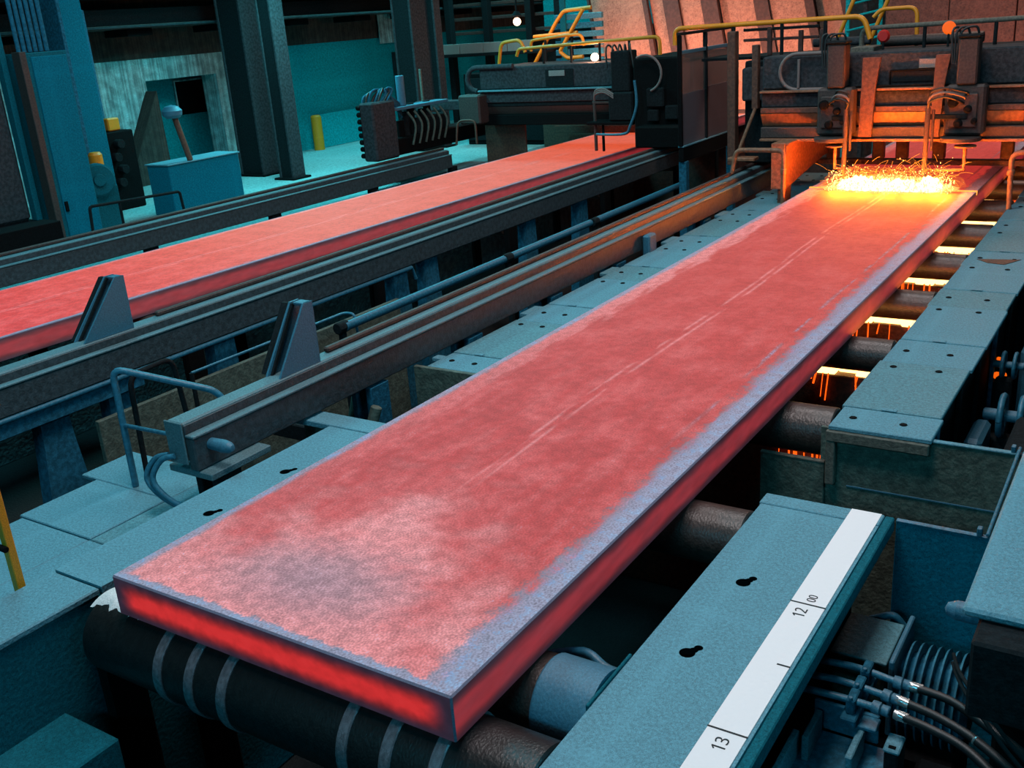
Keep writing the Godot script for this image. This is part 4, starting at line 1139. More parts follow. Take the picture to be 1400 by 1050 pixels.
	for q in [[Vector3(-3.56, 2.07, -14.65), "red round handle on the rail between the torch carriages", "red_paint"], [Vector3(-2.75, 2.13, -14.65), "orange glowing warning lamp on the rail near the right torch carriage", "lamp_orange"]]:
		s = st0()
		lathe(s, q[0], Vector3(0, 0, 1), [Vector2(0, 0), Vector2(0, 0.06), Vector2(0.03, 0.085), Vector2(0.06, 0.06), Vector2(0.06, 0)], 14)
		var cat := "lamp" if q[2] == "lamp_orange" else "handle"
		var o := thing("warning_lamp" if cat == "lamp" else "round_handle", q[1], cat, q[0])
		obj("disc", s, M[q[2]], o)
		obj("stem", rod(Vector3(q[0].x, 1.88, q[0].z + 0.03), q[0] + Vector3(0, -0.05, 0.03), 0.015), M.dark_steel, o)

# ---------------------------------------------------------------- the farther machine
func far_torch_machine() -> void:
	var t := thing("cutting_machine", "dark torch-cutting machine standing over the farther slab, a small lamp on top", "machine", Vector3(-10.0, 0.4, -17.2))
	var xl := -11.7
	var xr := -8.2
	obj("upper_beam", box(Vector3(xl, 1.37, -17.7), Vector3(xr, 1.78, -16.9), 0.02), M.machine, t)
	obj("upper_ledge", box(Vector3(xl, 1.335, -16.95), Vector3(xr, 1.365, -16.8), 0.005), M.plate_worn, t)
	obj("middle_beam", box(Vector3(xl, 1.12, -17.5), Vector3(xr, 1.33, -16.87), 0.015), M.machine, t)
	obj("guard_lip", box(Vector3(xl, 1.05, -17.4), Vector3(xr, 1.115, -16.9), 0.006), M.dark_steel, t)
	var s := st0()
	prism(s, [Vector2(-16.9, 1.045), Vector2(-16.98, 0.9), Vector2(-17.3, 0.9), Vector2(-17.3, 1.045)], Vector3(xl, 0, 0), Vector3(0, 0, 1), Vector3.UP, -(xr - xl))
	obj("sloped_guard", s, M.machine_brown, t)
	obj("lower_beam", box(Vector3(xl, 0.7, -17.4), Vector3(xr, 0.895, -16.9), 0.012), M.black_steel, t)
	s = st0()
	var ring := [Vector3(-10.9, 1.79, -16.88)]
	for i in 9:
		var a := deg_to_rad(90 + 180.0 * i / 8)
		ring.append(Vector3(-11.75 + cos(a) * 0.22, 1.57 + sin(a) * 0.22, -16.88))
	tube(s, ring, 0.05, 8)
	obj("cable_chain", s, M.machine, t)
	obj("end_box", box(Vector3(-12.05, 0.75, -16.95), Vector3(-11.55, 1.3, -16.6), 0.03), M.machine_brown, t)
	obj("sign_plate", box(Vector3(-10.12, 1.58, -16.898), Vector3(-9.78, 1.68, -16.88), 0.003), M.sign_plate, t)
	obj("cable_tray", box(Vector3(-10.2, 1.4, -16.898), Vector3(-9.6, 1.7, -16.889), 0.003), M.dark_steel, t)
	# rails on top
	hang_rail(t, [Vector3(-11.0, 1.95, -17.2), Vector3(-10.95, 2.08, -17.2), Vector3(-8.0, 2.16, -17.2), Vector3(-8.0, 1.8, -17.2)], [Vector3(-10.4, -17.2, 2.08), Vector3(-9.8, -17.2, 2.1), Vector3(-9.2, -17.2, 2.12), Vector3(-8.6, -17.2, 2.13)], 0.032, 1.79, M.yellow)
	hang_rail(t, [Vector3(-11.68, 1.8, -17.6), Vector3(-11.6, 2.2, -17.6), Vector3(-11.15, 2.24, -17.6), Vector3(-11.05, 2.0, -17.6)], [], 0.035, 1.79, M.yellow)
	hang_rail(t, [Vector3(-11.1, 2.0, -17.9), Vector3(-11.1, 2.2, -17.9), Vector3(-10.3, 2.26, -17.9), Vector3(-9.95, 2.26, -17.9), Vector3(-9.9, 2.05, -17.9)], [], 0.03, 1.79, M.yellow)
	obj("deck", box(Vector3(-11.7, 1.7, -18.6), Vector3(-7.3, 1.76, -17.72), 0.006), M.dark_steel, t)
	# right: torch carriage and end carriage
	var c := thing("torch_carriage", "dark torch carriage with hose loops on the farther machine", "torch carriage", Vector3(-8.4, 0.75, -16.6))
	s = box(Vector3(-8.6, 1.3, -16.78), Vector3(-8.24, 1.98, -16.45), 0.02)
	bx(s, Vector3(-8.66, 0.8, -16.78), Vector3(-8.18, 1.3, -16.42), 0.03)
	obj("column", s, M.dark_steel, c)
	obj("base_plate", box(Vector3(-9.1, 0.74, -16.85), Vector3(-8.18, 0.795, -16.4), 0.01), M.black_steel, c)
	obj("torch", rod(Vector3(-9.0, 0.27, -16.55), Vector3(-9.0, 1.15, -16.55), 0.03), M.machine_brown, c)
	obj("torch", rod(Vector3(-8.82, 0.27, -16.5), Vector3(-8.82, 0.74, -16.5), 0.025), M.black_steel, c)
	obj("torch_arm", box(Vector3(-9.03, 1.1, -16.58), Vector3(-8.67, 1.14, -16.52), 0.006), M.machine_brown, c)
	for k in 3: arm_loop(c, [Vector3(-9.0, 1.14, -16.55), Vector3(-8.95, 1.26 + 0.03 * k, -16.5), Vector3(-8.75, 1.3 + 0.03 * k, -16.45), Vector3(-8.55, 1.2 + 0.03 * k, -16.43)], 0.018, M.cable_pale, "hose")
	for k in 5: arm_loop(c, [Vector3(-8.6 + 0.08 * k, 1.98, -16.6), Vector3(-8.66 + 0.1 * k, 2.08, -16.55), Vector3(-8.7 + 0.12 * k, 2.02 - 0.02 * k, -16.5), Vector3(-8.68 + 0.13 * k, 1.7, -16.47)], 0.016, M.rubber, "hose")
	s = st0()
	ring = []
	for i in 15:
		var a2 := deg_to_rad(-70 + 190.0 * i / 14)
		ring.append(Vector3(-7.85 + cos(a2) * 0.3, 1.6 + sin(a2) * 0.3, -16.26))
	tube(s, ring, 0.022, 8)
	obj("hose", s, M.cable_pale, c)
	obj("hose", pipe(spline([Vector3(-8.05, 1.5, -16.26), Vector3(-8.02, 1.1, -16.25), Vector3(-8.15, 0.75, -16.25), Vector3(-8.3, 0.6, -16.3), Vector3(-8.9, 0.58, -16.4)]), 0.025), M.pipe_blue, c)
	obj("end_carriage", box(Vector3(-8.15, 0.38, -18.3), Vector3(-7.05, 1.85, -16.4), 0.03), M.black_steel, t)
	obj("carriage_skirt", box(Vector3(-7.95, 0.4, -16.39), Vector3(-7.1, 0.75, -16.0), 0.02), M.black_steel, t)
	for q in [[-7.7, 1.2, 0.16], [-7.4, 0.95, 0.12], [-7.75, 0.9, 0.1]]:
		obj("cover_box", box(Vector3(q[0] - q[2], q[1] - q[2], -16.399), Vector3(q[0] + q[2], q[1] + q[2], -16.3), 0.02), M.dark_steel, t)
	# left end carriage on the rail of the left bay
	var e := thing("drive_carriage", "dark grey drive carriage of the farther machine standing on the left runway beam", "machine drive", Vector3(-12.2, 0.4, -15.5))
	obj("housing", box(Vector3(-12.42, 0.4, -14.75), Vector3(-12.1, 1.42, -14.1), 0.03), M.machine, e)
	obj("spine", box(Vector3(-12.75, 0.4, -17.8), Vector3(-12.25, 0.7, -14.76), 0.02), M.black_steel, e)
	obj("connecting_beam", box(Vector3(-13.2, 1.02, -17.0), Vector3(-12.06, 1.2, -16.7), 0.012), M.machine, e)
	obj("rear_box", box(Vector3(-12.75, 0.7, -16.6), Vector3(-12.3, 1.0, -15.9), 0.02), M.dark_steel, e)
	for k in 6:
		var z := -15.2 - 0.17 * k
		obj("motor_can", rod(Vector3(-12.4, 0.7, z), Vector3(-12.4, 1.0 + 0.14 * (k % 3), z), 0.075), M.dark_steel if k % 2 else M.black_steel, e)
	obj("rack", box(Vector3(-12.5, 1.2, -16.5), Vector3(-12.2, 1.26, -14.76), 0.008), M.gusset, e)
	obj("mast", rod(Vector3(-12.35, 1.26, -15.25), Vector3(-12.35, 1.8, -15.25), 0.08), M.gusset, e)
	obj("yellow_mast", box(Vector3(-12.6, 1.0, -16.2), Vector3(-12.55, 1.85, -16.16), 0.006), M.plate_lip, e)
	for k in 9:
		arm_loop(e, [Vector3(-12.4 + 0.03 * k, 1.41, -14.2 - 0.05 * k), Vector3(-12.4 + 0.03 * k, 1.53 + 0.03 * (k % 3), -14.3 - 0.06 * k), Vector3(-12.38 + 0.02 * k, 1.58, -14.7), Vector3(-12.35, 1.3 - 0.03 * k, -15.2)], 0.022, M.rubber if k % 2 else M.blue_paint)
	for k in 8:
		obj("chain_link", rod(Vector3(-12.38, 0.5 + 0.12 * k, -14.12), Vector3(-12.47, 0.5 + 0.12 * k, -14.12), 0.045, 8), M.black_steel, e)
	for k in 6:
		arm_loop(e, [Vector3(-12.2, 1.15, -15.2 - 0.2 * k), Vector3(-12.12, 0.9, -15.3 - 0.2 * k), Vector3(-12.18, 0.55, -15.25 - 0.2 * k)], 0.022, M.green_grey)
	obj("hose_hoop", pipe(bend([Vector3(-11.95, 0.4, -16.3), Vector3(-11.95, 0.85, -16.4), Vector3(-11.6, 0.85, -16.5), Vector3(-11.6, 0.4, -16.5)], 0.12), 0.022), M.machine_rust, e)
	# side skirts behind the slab under the machine
	t = thing("skirt_plate", "dark rusty skirt plate beside the farther slab under its machine", "guard plate", Vector3(-11.2, 0.0, -17.5))
	obj("plate", box(Vector3(-11.9, -0.1, -17.3), Vector3(-10.95, 0.68, -17.25), 0.005), M.machine_rust, t)
	for x in [-10.7, -9.95, -9.3, -8.75]:
		var wh: String = {-10.7: "leftmost", -9.95: "second from left", -9.3: "third from left", -8.75: "rightmost"}[x]
		tag(obj("rear_post", box(Vector3(x - 0.08, 0.245, -19.5), Vector3(x + 0.08, 1.1, -19.36), 0.01), M.machine_rust), wh + " of the reddish posts seen under the farther machine's beam", "post", "posts under the farther machine")
	tag(obj("cross_rail", box(Vector3(-11.5, 0.246, -19.34), Vector3(-8.3, 0.4, -19.28), 0.006), M.machine_rust), "red-lit cross rail seen under the beam of the farther machine", "rail")
	tag(obj("backing_screen", box(Vector3(-12.0, -0.1, -19.75), Vector3(-8.0, 0.62, -19.65), 0.01), M.machine_rust), "low reddish panel behind the posts under the farther machine", "screen")
	tag(obj("backing_screen", box(Vector3(-12.0, 0.98, -19.75), Vector3(-8.0, 1.7, -19.65), 0.01), M.dark_steel), "dark upper panel behind the posts under the farther machine", "screen")
	t = thing("switch_cabinet", "dark row of switch cabinets standing behind the farther machine's drive carriage", "cabinet", Vector3(-13.1, -0.1, -20.2))
	for k in 3:
		obj("cabinet_body", box(Vector3(-14.3 + 0.78 * k, -0.1, -20.5), Vector3(-13.54 + 0.78 * k, 1.5 + 0.12 * (k % 2), -20.0), 0.015), M.black_steel, t)
		obj("cabinet_door", box(Vector3(-14.25 + 0.78 * k, 0.0, -19.995), Vector3(-13.59 + 0.78 * k, 1.4, -19.97), 0.008), M.dark_steel, t)
	# shield screens between the two machines
	t = thing("shield_screen", "tall framed screen of glass over grey sheet between the two machines", "screen", Vector3(-6.3, 0.4, -15.2))
	obj("bottom_rail", box(Vector3(-6.34, 0.45, -16.3), Vector3(-6.26, 0.66, -14.2), 0.006), M.black_steel, t)
	obj("bottom_edge", box(Vector3(-6.345, 0.661, -16.3), Vector3(-6.255, 0.68, -14.2), 0.003), M.plate, t)
	for z in [-16.3, -15.15, -14.2]:
		obj("stile", box(Vector3(-6.33, 0.681, z - 0.025), Vector3(-6.27, 2.24, z + 0.025), 0.005), M.black_steel if z < -15.5 or z > -15 else M.dark_steel, t)
	obj("top_rail", box(Vector3(-6.33, 2.241, -16.33), Vector3(-6.27, 2.28, -14.17), 0.005), M.dark_steel, t)
	obj("cross_rail", box(Vector3(-6.325, 1.98, -16.27), Vector3(-6.275, 2.03, -14.23), 0.004), M.gusset, t)
	obj("sheet", box(Vector3(-6.305, 0.681, -15.12), Vector3(-6.295, 1.42, -14.23), 0.001), M.sheet, t)
	obj("sheet", box(Vector3(-6.305, 0.681, -16.27), Vector3(-6.295, 1.45, -15.18), 0.001), M.sheet, t)
	obj("pane", box(Vector3(-6.303, 1.421, -15.12), Vector3(-6.297, 1.979, -14.23), 0.001), M.pane, t)
	obj("pane", box(Vector3(-6.303, 1.451, -16.27), Vector3(-6.297, 1.979, -15.18), 0.001), M.pane, t)
	for z in [-14.3, -16.2]:
		obj("foot", box(Vector3(-6.36, -1.9, z - 0.06), Vector3(-6.24, 0.45, z + 0.06), 0.01), M.blue_paint, t)

# ---------------------------------------------------------------- sparks and slag
func flame() -> void:
	var t := thing("cutting_flame", "white-hot flame and shower of sparks where the torches cut across the big slab", "flame", Vector3(-3.1, 0.24, -13.5))
	var s := st0()
	for k in 40:
		var f := k / 39.0
		var x := lerpf(-3.72, -2.54, f)
		var h := 0.035 + 0.03 * sin(PI * f) + 0.045 * exp(-pow((f - 0.92) / 0.1, 2.0)) + 0.03 * exp(-pow((f - 0.15) / 0.15, 2.0)) + rng.randf_range(-0.015, 0.025)
		blob(s, Vector3(x, 0.25 + h * 0.6, -13.46 + rng.randf_range(-0.03, 0.03)), Vector3(0.06, h, 0.08 + 0.05 * sin(PI * f)), 0.6, k, 8)
	obj("flame_core", s, M.flame_core, t)
	for j in 4:
		s = st0()
		blob(s, Vector3(-3.13, 0.26 + 0.012 * j, -13.46), Vector3(0.72 + 0.05 * j, 0.1 + 0.042 * j, 0.2 + 0.07 * j), 0.28, 60 + j, 22)
		obj("flame_glow", s, [M.flame_haze, M.flame_haze, M.flame_haze_outer, M.flame_haze_outer][j], t)
	# arcs of sparks
	s = st0()
	for k in 620:
		var x0 := rng.randf_range(-3.75, -2.45)
		var p := Vector3(x0, 0.3, -13.5)
		var v := Vector3(rng.randf_range(-1.4, 1.4), rng.randf_range(0.3, 2.1), rng.randf_range(-0.9, 0.5))
		if rng.randf() < 0.25: v *= 1.35
		var pts := []
		var t0 := rng.randf_range(0.05, 0.16)
		var n := 4
		var dt := rng.randf_range(0.01, 0.032)
		for i in n:
			var tt := t0 + i * dt
			pts.append(p + v * tt + Vector3(0, -4.9, 0) * tt * tt)
		if (pts[-1] as Vector3).y < 0.26: continue
		tube(s, pts, rng.randf_range(0.0008, 0.0019), 3)
	obj("spark_trails", s, M.spark, t).set_meta("kind", "stuff")
	var mm := MultiMesh.new()
	mm.transform_format = MultiMesh.TRANSFORM_3D
	var s2 := st0()
	blob(s2, Vector3.ZERO, Vector3.ONE, 0.2, 1, 4)
	s2.generate_normals()
	mm.mesh = s2.commit()
	mm.mesh.surface_set_material(0, M.spark_white)
	mm.instance_count = 1500
	for k in 1500:
		var x := rng.randf_range(-3.86, -2.36)
		var h := absf(rng.randfn(0.0, 0.11))
		var zz := rng.randfn(0.0, 0.13)
		var r := rng.randf_range(0.003, 0.008) * (1.0 if h < 0.15 else 0.7)
		mm.set_instance_transform(k, Transform3D(Basis.from_euler(Vector3(0, rng.randf() * TAU, rng.randf() * TAU)).scaled(Vector3(r, r * 1.8, r)), Vector3(x, 0.25 + h, -13.46 + zz) - t.position))
	var mi := MultiMeshInstance3D.new()
	mi.name = "spark_cloud"
	mi.multimesh = mm
	mi.set_meta("kind", "stuff")
	t.add_child(mi, true)
	var fire := Color(1.0, 0.44, 0.06)
	for k in 5: omni("flame_light", Vector3(-3.72 + 0.31 * k, 0.33, -13.3), fire, 5.6, 0.12)

func slag() -> void:
	# glowing slag caught on ledges below the rollers, right of the slab
	for k in 6:
		var zr := -8.05 - 1.535 * k
		var zn := zr - 0.04
		var zf := zr - 0.95
		var y := -0.33
		var t := thing("slag_ledge", "ledge of yellow-white glowing slag between the rollers, %s from the near end" % nth(k), "slag", Vector3(-2.0, -1.9, zr - 0.7), "glowing slag between the rollers")
		obj("ledge", box(Vector3(-4.3, -1.9, zf - 0.1), Vector3(-1.79, y - 0.02, zn), 0.01), M.machine_rust, t)
		var s := st0()
		var x0 := -2.9
		while x0 < -1.8:
			var w := rng.randf_range(0.06, 0.3)
			if rng.randf() < 0.86:
				bx(s, Vector3(x0, y - 0.019, zf), Vector3(minf(x0 + w, -1.775), y + rng.randf_range(-0.01, 0.05), zn + rng.randf_range(-0.1, 0.03)), 0.012)
			x0 += w
		obj("slag_bed", s, M.slag, t)
		for i in 9:
			var x := rng.randf_range(-2.5, -1.8)
			var l := rng.randf_range(0.05, 0.32)
			obj("slag_drip", rod(Vector3(x + rng.randf_range(-0.02, 0.02), y - l, zn + 0.03), Vector3(x, y, zn + 0.015), rng.randf_range(0.003, 0.009), 6), M.slag_drip, t)
		omni("slag_light", Vector3(-1.95, y + 0.13, zr - 0.45), Color(1.0, 0.38, 0.07), 0.55, 0.1)
	var t2 := thing("slag_ledge", "dim ledge with thin orange drips behind the low pit plate", "slag", Vector3(-2.0, -1.9, -6.8))
	obj("ledge", box(Vector3(-4.3, -1.9, -7.1), Vector3(-1.79, -0.38, -6.75), 0.01), M.machine_rust, t2)
	for i in 16:
		var x := rng.randf_range(-2.25, -1.82)
		obj("slag_drip", rod(Vector3(x + rng.randf_range(-0.03, 0.03), -0.75, -6.72), Vector3(x, -0.37, -6.725), rng.randf_range(0.003, 0.007), 6), M.slag_drip, t2)

# ---------------------------------------------------------------- left bay and far background
func left_bay() -> void:
	var x0 := -19.0
	var x1 := -18.5
	# wall with a recess
	struct("wall_left", box(Vector3(x0, -0.4, -14.45), Vector3(x1, 2.4, 9), 0.005), M.plaster, "stained pale plaster wall of the left bay")
	struct("wall_left", box(Vector3(x0, 1.95, -16.38), Vector3(x1, 2.4, -14.45), 0.005), M.plaster, "plaster above the recess of the left bay wall")
	struct("wall_left", box(Vector3(x0, -0.4, -17.4), Vector3(x1, 2.4, -16.38), 0.005), M.plaster, "white flaking pier beside the recess in the left bay wall")
	struct("wall_left", box(Vector3(x0, -0.4, -42), Vector3(x1, 2.4, -17.4), 0.005), M.plaster_teal, "smooth teal wall of the left bay beyond the tall columns")
	struct("wall_left", box(Vector3(x0, 2.4, -42), Vector3(x1 + 0.02, 11, 9), 0.005), M.concrete_brown, "streaked brown concrete band above the plaster of the left bay")
	struct("wall_left", box(Vector3(-20.3, -0.4, -18.5), Vector3(-19.7, 2.6, -14.0), 0.005), M.plaster_teal, "teal back of the recess in the left bay wall")
	struct("wall_left", box(Vector3(-19.69, -0.4, -14.4), Vector3(-19.01, 2.6, -14.2), 0.005), M.plaster_teal)
	struct("wall_left", box(Vector3(-19.69, -0.4, -18.4), Vector3(-19.01, 2.6, -17.9), 0.005), M.plaster_teal)
	struct("wall_left", box(Vector3(-19.69, 2.41, -18.4), Vector3(-19.01, 2.6, -14.2), 0.005), M.plaster_teal)
	struct("floor", box(Vector3(-19.69, -0.4, -17.89), Vector3(-19.01, -0.1, -14.41), 0.005), M.hall_floor)
	var w := struct("window_1", box(Vector3(-19.69, 1.08, -17.12), Vector3(-19.66, 1.82, -16.14), 0.004), M.dark_glass, "dark window in the recess of the left bay wall")
	struct("window_frame", box(Vector3(-19.69, 1.821, -17.15), Vector3(-19.64, 1.86, -16.1), 0.004), M.plaster, "", w)
	struct("window_frame", box(Vector3(-19.69, 1.04, -16.138), Vector3(-19.64, 1.82, -16.1), 0.004), M.plaster, "", w)
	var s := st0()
	prism(s, [Vector2(13.3, -0.1), Vector2(14.3, 1.6), Vector2(14.4, 1.75), Vector2(14.44, -0.1)], Vector3(-18.49, 0, 0), Vector3(0, 0, -1), Vector3.UP, 0.35)  # sloping shadow on the wall, built as a brown wedge
	tag(obj("shadow_wedge", s, M.concrete_brown), "brown wedge shaped as the shadow left of the recess in the bay wall", "shadow_wedge")
	tag(obj("barrier", box(Vector3(-18.48, -0.1, -21.4), Vector3(-18.3, 0.72, -19.25), 0.01), M.plaster_teal), "low teal barrier panel between the two yellow bollards", "barrier")
	tag(obj("wall_door", box(Vector3(-18.49, -0.1, -24.6), Vector3(-18.42, 2.0, -22.6), 0.01), M.dark_wall), "dark door in the teal wall behind the farther machine's drive carriage", "door")
	for q in [[Vector3(-18.15, -0.1, -19.0), 0.13, 0.85, "yellow bollard at the near end of the low teal barrier"], [Vector3(-18.1, -0.1, -21.45), 0.13, 0.9, "yellow bollard at the far end of the low teal barrier, half behind the drive carriage"], [Vector3(-14.85, -0.1, -10.35), 0.11, 1.2, "yellow bollard standing behind the blue drum beside the cabinet"]]:
		s = st0()
		var h: float = q[2]
		lathe(s, q[0], Vector3.UP, [Vector2(0, q[1]), Vector2(h - 0.05, q[1]), Vector2(h - 0.01, q[1] * 0.75), Vector2(h, 0)], 20)
		tag(obj("bollard", s, M.yellow), q[3], "bollard", "yellow bollards of the left bay")
	tag(obj("yellow_box", box(Vector3(-16.1, 1.28, -11.75), Vector3(-15.95, 1.5, -11.5), 0.02), M.yellow), "small yellow box on the dark valve stand by the bay wall", "box")
	var t := thing("valve_stand", "dark stand of valves between the cabinet and the brown wedge", "valve stand", Vector3(-16.0, -0.1, -11.6))
	obj("column", box(Vector3(-16.2, -0.1, -11.95), Vector3(-15.9, 1.27, -11.3), 0.02), M.black_steel, t)
	for k in 4: obj("valve", rod(Vector3(-15.9, 0.4 + 0.22 * k, -11.45 - 0.1 * (k % 2)), Vector3(-15.75, 0.4 + 0.22 * k, -11.45 - 0.1 * (k % 2)), 0.08), M.dark_steel, t)
	obj("pipe", rod(Vector3(-16.15, 1.28, -11.5), Vector3(-16.15, 3.3, -11.5), 0.09), M.blue_paint, t)
	# cabinet, drum, conduits
	t = thing("control_cabinet", "tall blue cabinet with a pale narrow side at the left edge of the bay", "cabinet", Vector3(-14.3, -0.1, -9.6))
	obj("body", box(Vector3(-14.6, -0.1, -9.66), Vector3(-14.03, 2.68, -9.0), 0.01), M.curb, t)
	obj("door", box(Vector3(-14.029, 0.0, -9.63), Vector3(-14.0, 2.62, -9.06), 0.006), M.deep_blue, t)
	obj("side_post", box(Vector3(-14.2, -0.1, -8.99), Vector3(-14.0, 2.7, -8.89), 0.008), M.machine_brown, t)
	obj("hinge", box(Vector3(-14.0, 0.4, -9.12), Vector3(-13.97, 0.55, -9.07), 0.004), M.black_steel, t)
	t = thing("cable_drum", "round blue drum fixed at the right side of the tall blue cabinet", "drum", Vector3(-14.6, 0.1, -10.3))
	s = st0()
	lathe(s, Vector3(-14.4, 0.72, -9.98), Vector3(0.95, 0, 0.3), [Vector2(0, 0), Vector2(0, 0.26), Vector2(0.1, 0.26), Vector2(0.12, 0.23), Vector2(0.12, 0.1), Vector2(0.16, 0.09), Vector2(0.16, 0)], 24)
	obj("disc", s, M.curb, t)
	obj("stand", box(Vector3(-14.5, -0.1, -10.35), Vector3(-14.42, 0.58, -9.7), 0.01), M.curb, t)
	t = thing("conduit_bundle", "bundle of six blue conduits rising above the tall blue cabinet", "conduits", Vector3(-14.3, 2.7, -9.4))
	for k in 6: obj("conduit", rod(Vector3(-14.22, 2.685, -9.03 - 0.09 * k), Vector3(-14.22, 5.0, -9.03 - 0.09 * k), 0.032), M.blue_paint, t)
	t = thing("steel_column", "pale blue column with a bolted strip right behind the tall cabinet", "column", Vector3(-15.6, -0.1, -11.0))
	obj("web", box(Vector3(-15.6, -0.1, -10.9), Vector3(-15.2, 6.0, -10.5), 0.01), M.deep_blue, t)
	obj("flange", box(Vector3(-15.65, -0.1, -10.49), Vector3(-15.16, 6.0, -10.43), 0.005), M.blue_paint, t)
	t = thing("tank", "tall grey-brown tank side at the left edge, nearer than the cabinet", "tank", Vector3(-14.6, -0.1, -8.3))
	obj("shell", box(Vector3(-15.4, 0.3, -8.8), Vector3(-14.45, 4.2, -7.4), 0.06), M.machine, t)
	obj("rib", box(Vector3(-14.5, 0.3, -8.9), Vector3(-14.35, 4.2, -8.81), 0.01), M.curb, t)
	obj("plinth", box(Vector3(-15.4, -0.1, -8.9), Vector3(-14.4, 0.299, -7.3), 0.02), M.dark_steel, t)
	tag(obj("floor_beam", box(Vector3(-13.3, -0.1, -8.25), Vector3(-12.9, 0.48, -6.8), 0.01), M.black_steel), "dark beam end lying beside the left runway beam below the cabinet", "beam")
	t = thing("handrail", "low thin dark hoop rail on the floor of the left bay before the blue drum", "handrail", Vector3(-13.0, -0.1, -9.5))
	obj("rail", pipe(bend([Vector3(-13.0, -0.1, -8.75), Vector3(-13.0, 0.56, -8.8), Vector3(-13.0, 0.54, -9.3), Vector3(-13.0, 0.5, -10.4), Vector3(-13.0, -0.1, -10.45)], 0.05), 0.022), M.dark_steel, t)
	obj("post", rod(Vector3(-13.0, -0.1, -9.3), Vector3(-13.0, 0.53, -9.3), 0.02, 8), M.dark_steel, t)
	# pulpit box with lamp head
	t = thing("control_desk", "square blue box standing on the bay floor below the dark window", "desk", Vector3(-14.4, -0.1, -12.0))
	obj("body", box(Vector3(-14.75, -0.1, -12.78), Vector3(-14.2, 0.74, -11.22), 0.012), M.deep_blue, t)
	obj("top_plate", box(Vector3(-14.78, 0.741, -12.8), Vector3(-14.18, 0.765, -11.2), 0.005), M.plate, t)
	t = thing("lamp_head", "rusty post with a round hooded head on the square blue box", "lamp", Vector3(-14.3, 0.77, -11.6))
	obj("post", rod(Vector3(-14.22, 0.766, -11.72), Vector3(-14.3, 1.55, -11.6), 0.05), M.machine_rust, t)
	s = st0()
	lathe(s, Vector3(-14.3, 1.48, -11.58), Vector3.UP, [Vector2(0, 0), Vector2(0, 0.1), Vector2(0.05, 0.16), Vector2(0.12, 0.17), Vector2(0.19, 0.11), Vector2(0.22, 0)], 18)
	obj("hood", s, M.gusset, t)
	# columns
	for q in [[-16.85, -16.15, -15.65, -15.15, "thick dark column with a pale face nearest to the dark window"], [-15.4, -15.0, -15.2, -14.85, "slim dark column right of the thick pale-faced one"], [-15.35, -14.8, -19.6, -18.9, "thick column behind the farther machine's drive carriage"], [-14.9, -14.6, -19.75, -19.5, "slim blue column right beside the thick one behind the drive carriage"]]:
		t = thing("steel_column", q[4], "column", Vector3((q[0] + q[1]) / 2, -0.1, (q[2] + q[3]) / 2), "tall columns of the left bay")
		obj("web", box(Vector3(q[0] + 0.06, -0.1, (q[2] + q[3]) / 2 - 0.05), Vector3(q[1] - 0.061, 8.0, (q[2] + q[3]) / 2 + 0.05), 0.01), M.dark_steel, t)
		obj("flange", box(Vector3(q[1] - 0.06, -0.1, q[2]), Vector3(q[1], 8.0, q[3]), 0.01), M.machine, t)
		obj("flange", box(Vector3(q[0], -0.1, q[2]), Vector3(q[0] + 0.06, 8.0, q[3]), 0.01), M.machine, t)
		obj("front_strip", box(Vector3(q[0] + 0.061, -0.1, q[3] - 0.06), Vector3(q[1] - 0.061, 8.0, q[3] - 0.02), 0.01), M.dark_steel, t)
		obj("base_plate", box(Vector3(q[0] - 0.08, -0.1, q[2] - 0.08), Vector3(q[1] + 0.08, -0.06, q[3] + 0.08), 0.01), M.black_steel, t)
	# dark gallery along the bay wall
	t = thing("gallery", "dark gallery of girders running along the top of the left bay wall", "gallery", Vector3(-18.0, 2.9, -18))
	obj("girder", box(Vector3(-17.9, 3.05, -23.9), Vector3(-17.6, 3.35, -8), 0.01), M.dark_steel, t)
	obj("girder", box(Vector3(-17.4, 3.5, -29.5), Vector3(-17.0, 6.5, -8), 0.01), M.black_steel, t)
	obj("deck", box(Vector3(-18.34, 2.98, -29.5), Vector3(-17.0, 3.04, -8), 0.005), M.concrete_brown, t)
	for k in 9:
		obj("bracket", box(Vector3(-18.0, 2.84, -9.5 - 2.2 * k), Vector3(-17.3, 2.975, -8.9 - 2.2 * k), 0.01), M.black_steel, t)
	obj("edge_strip", box(Vector3(-17.0, 2.99, -29.5), Vector3(-16.95, 3.03, -8), 0.004), M.dark_wall, t)

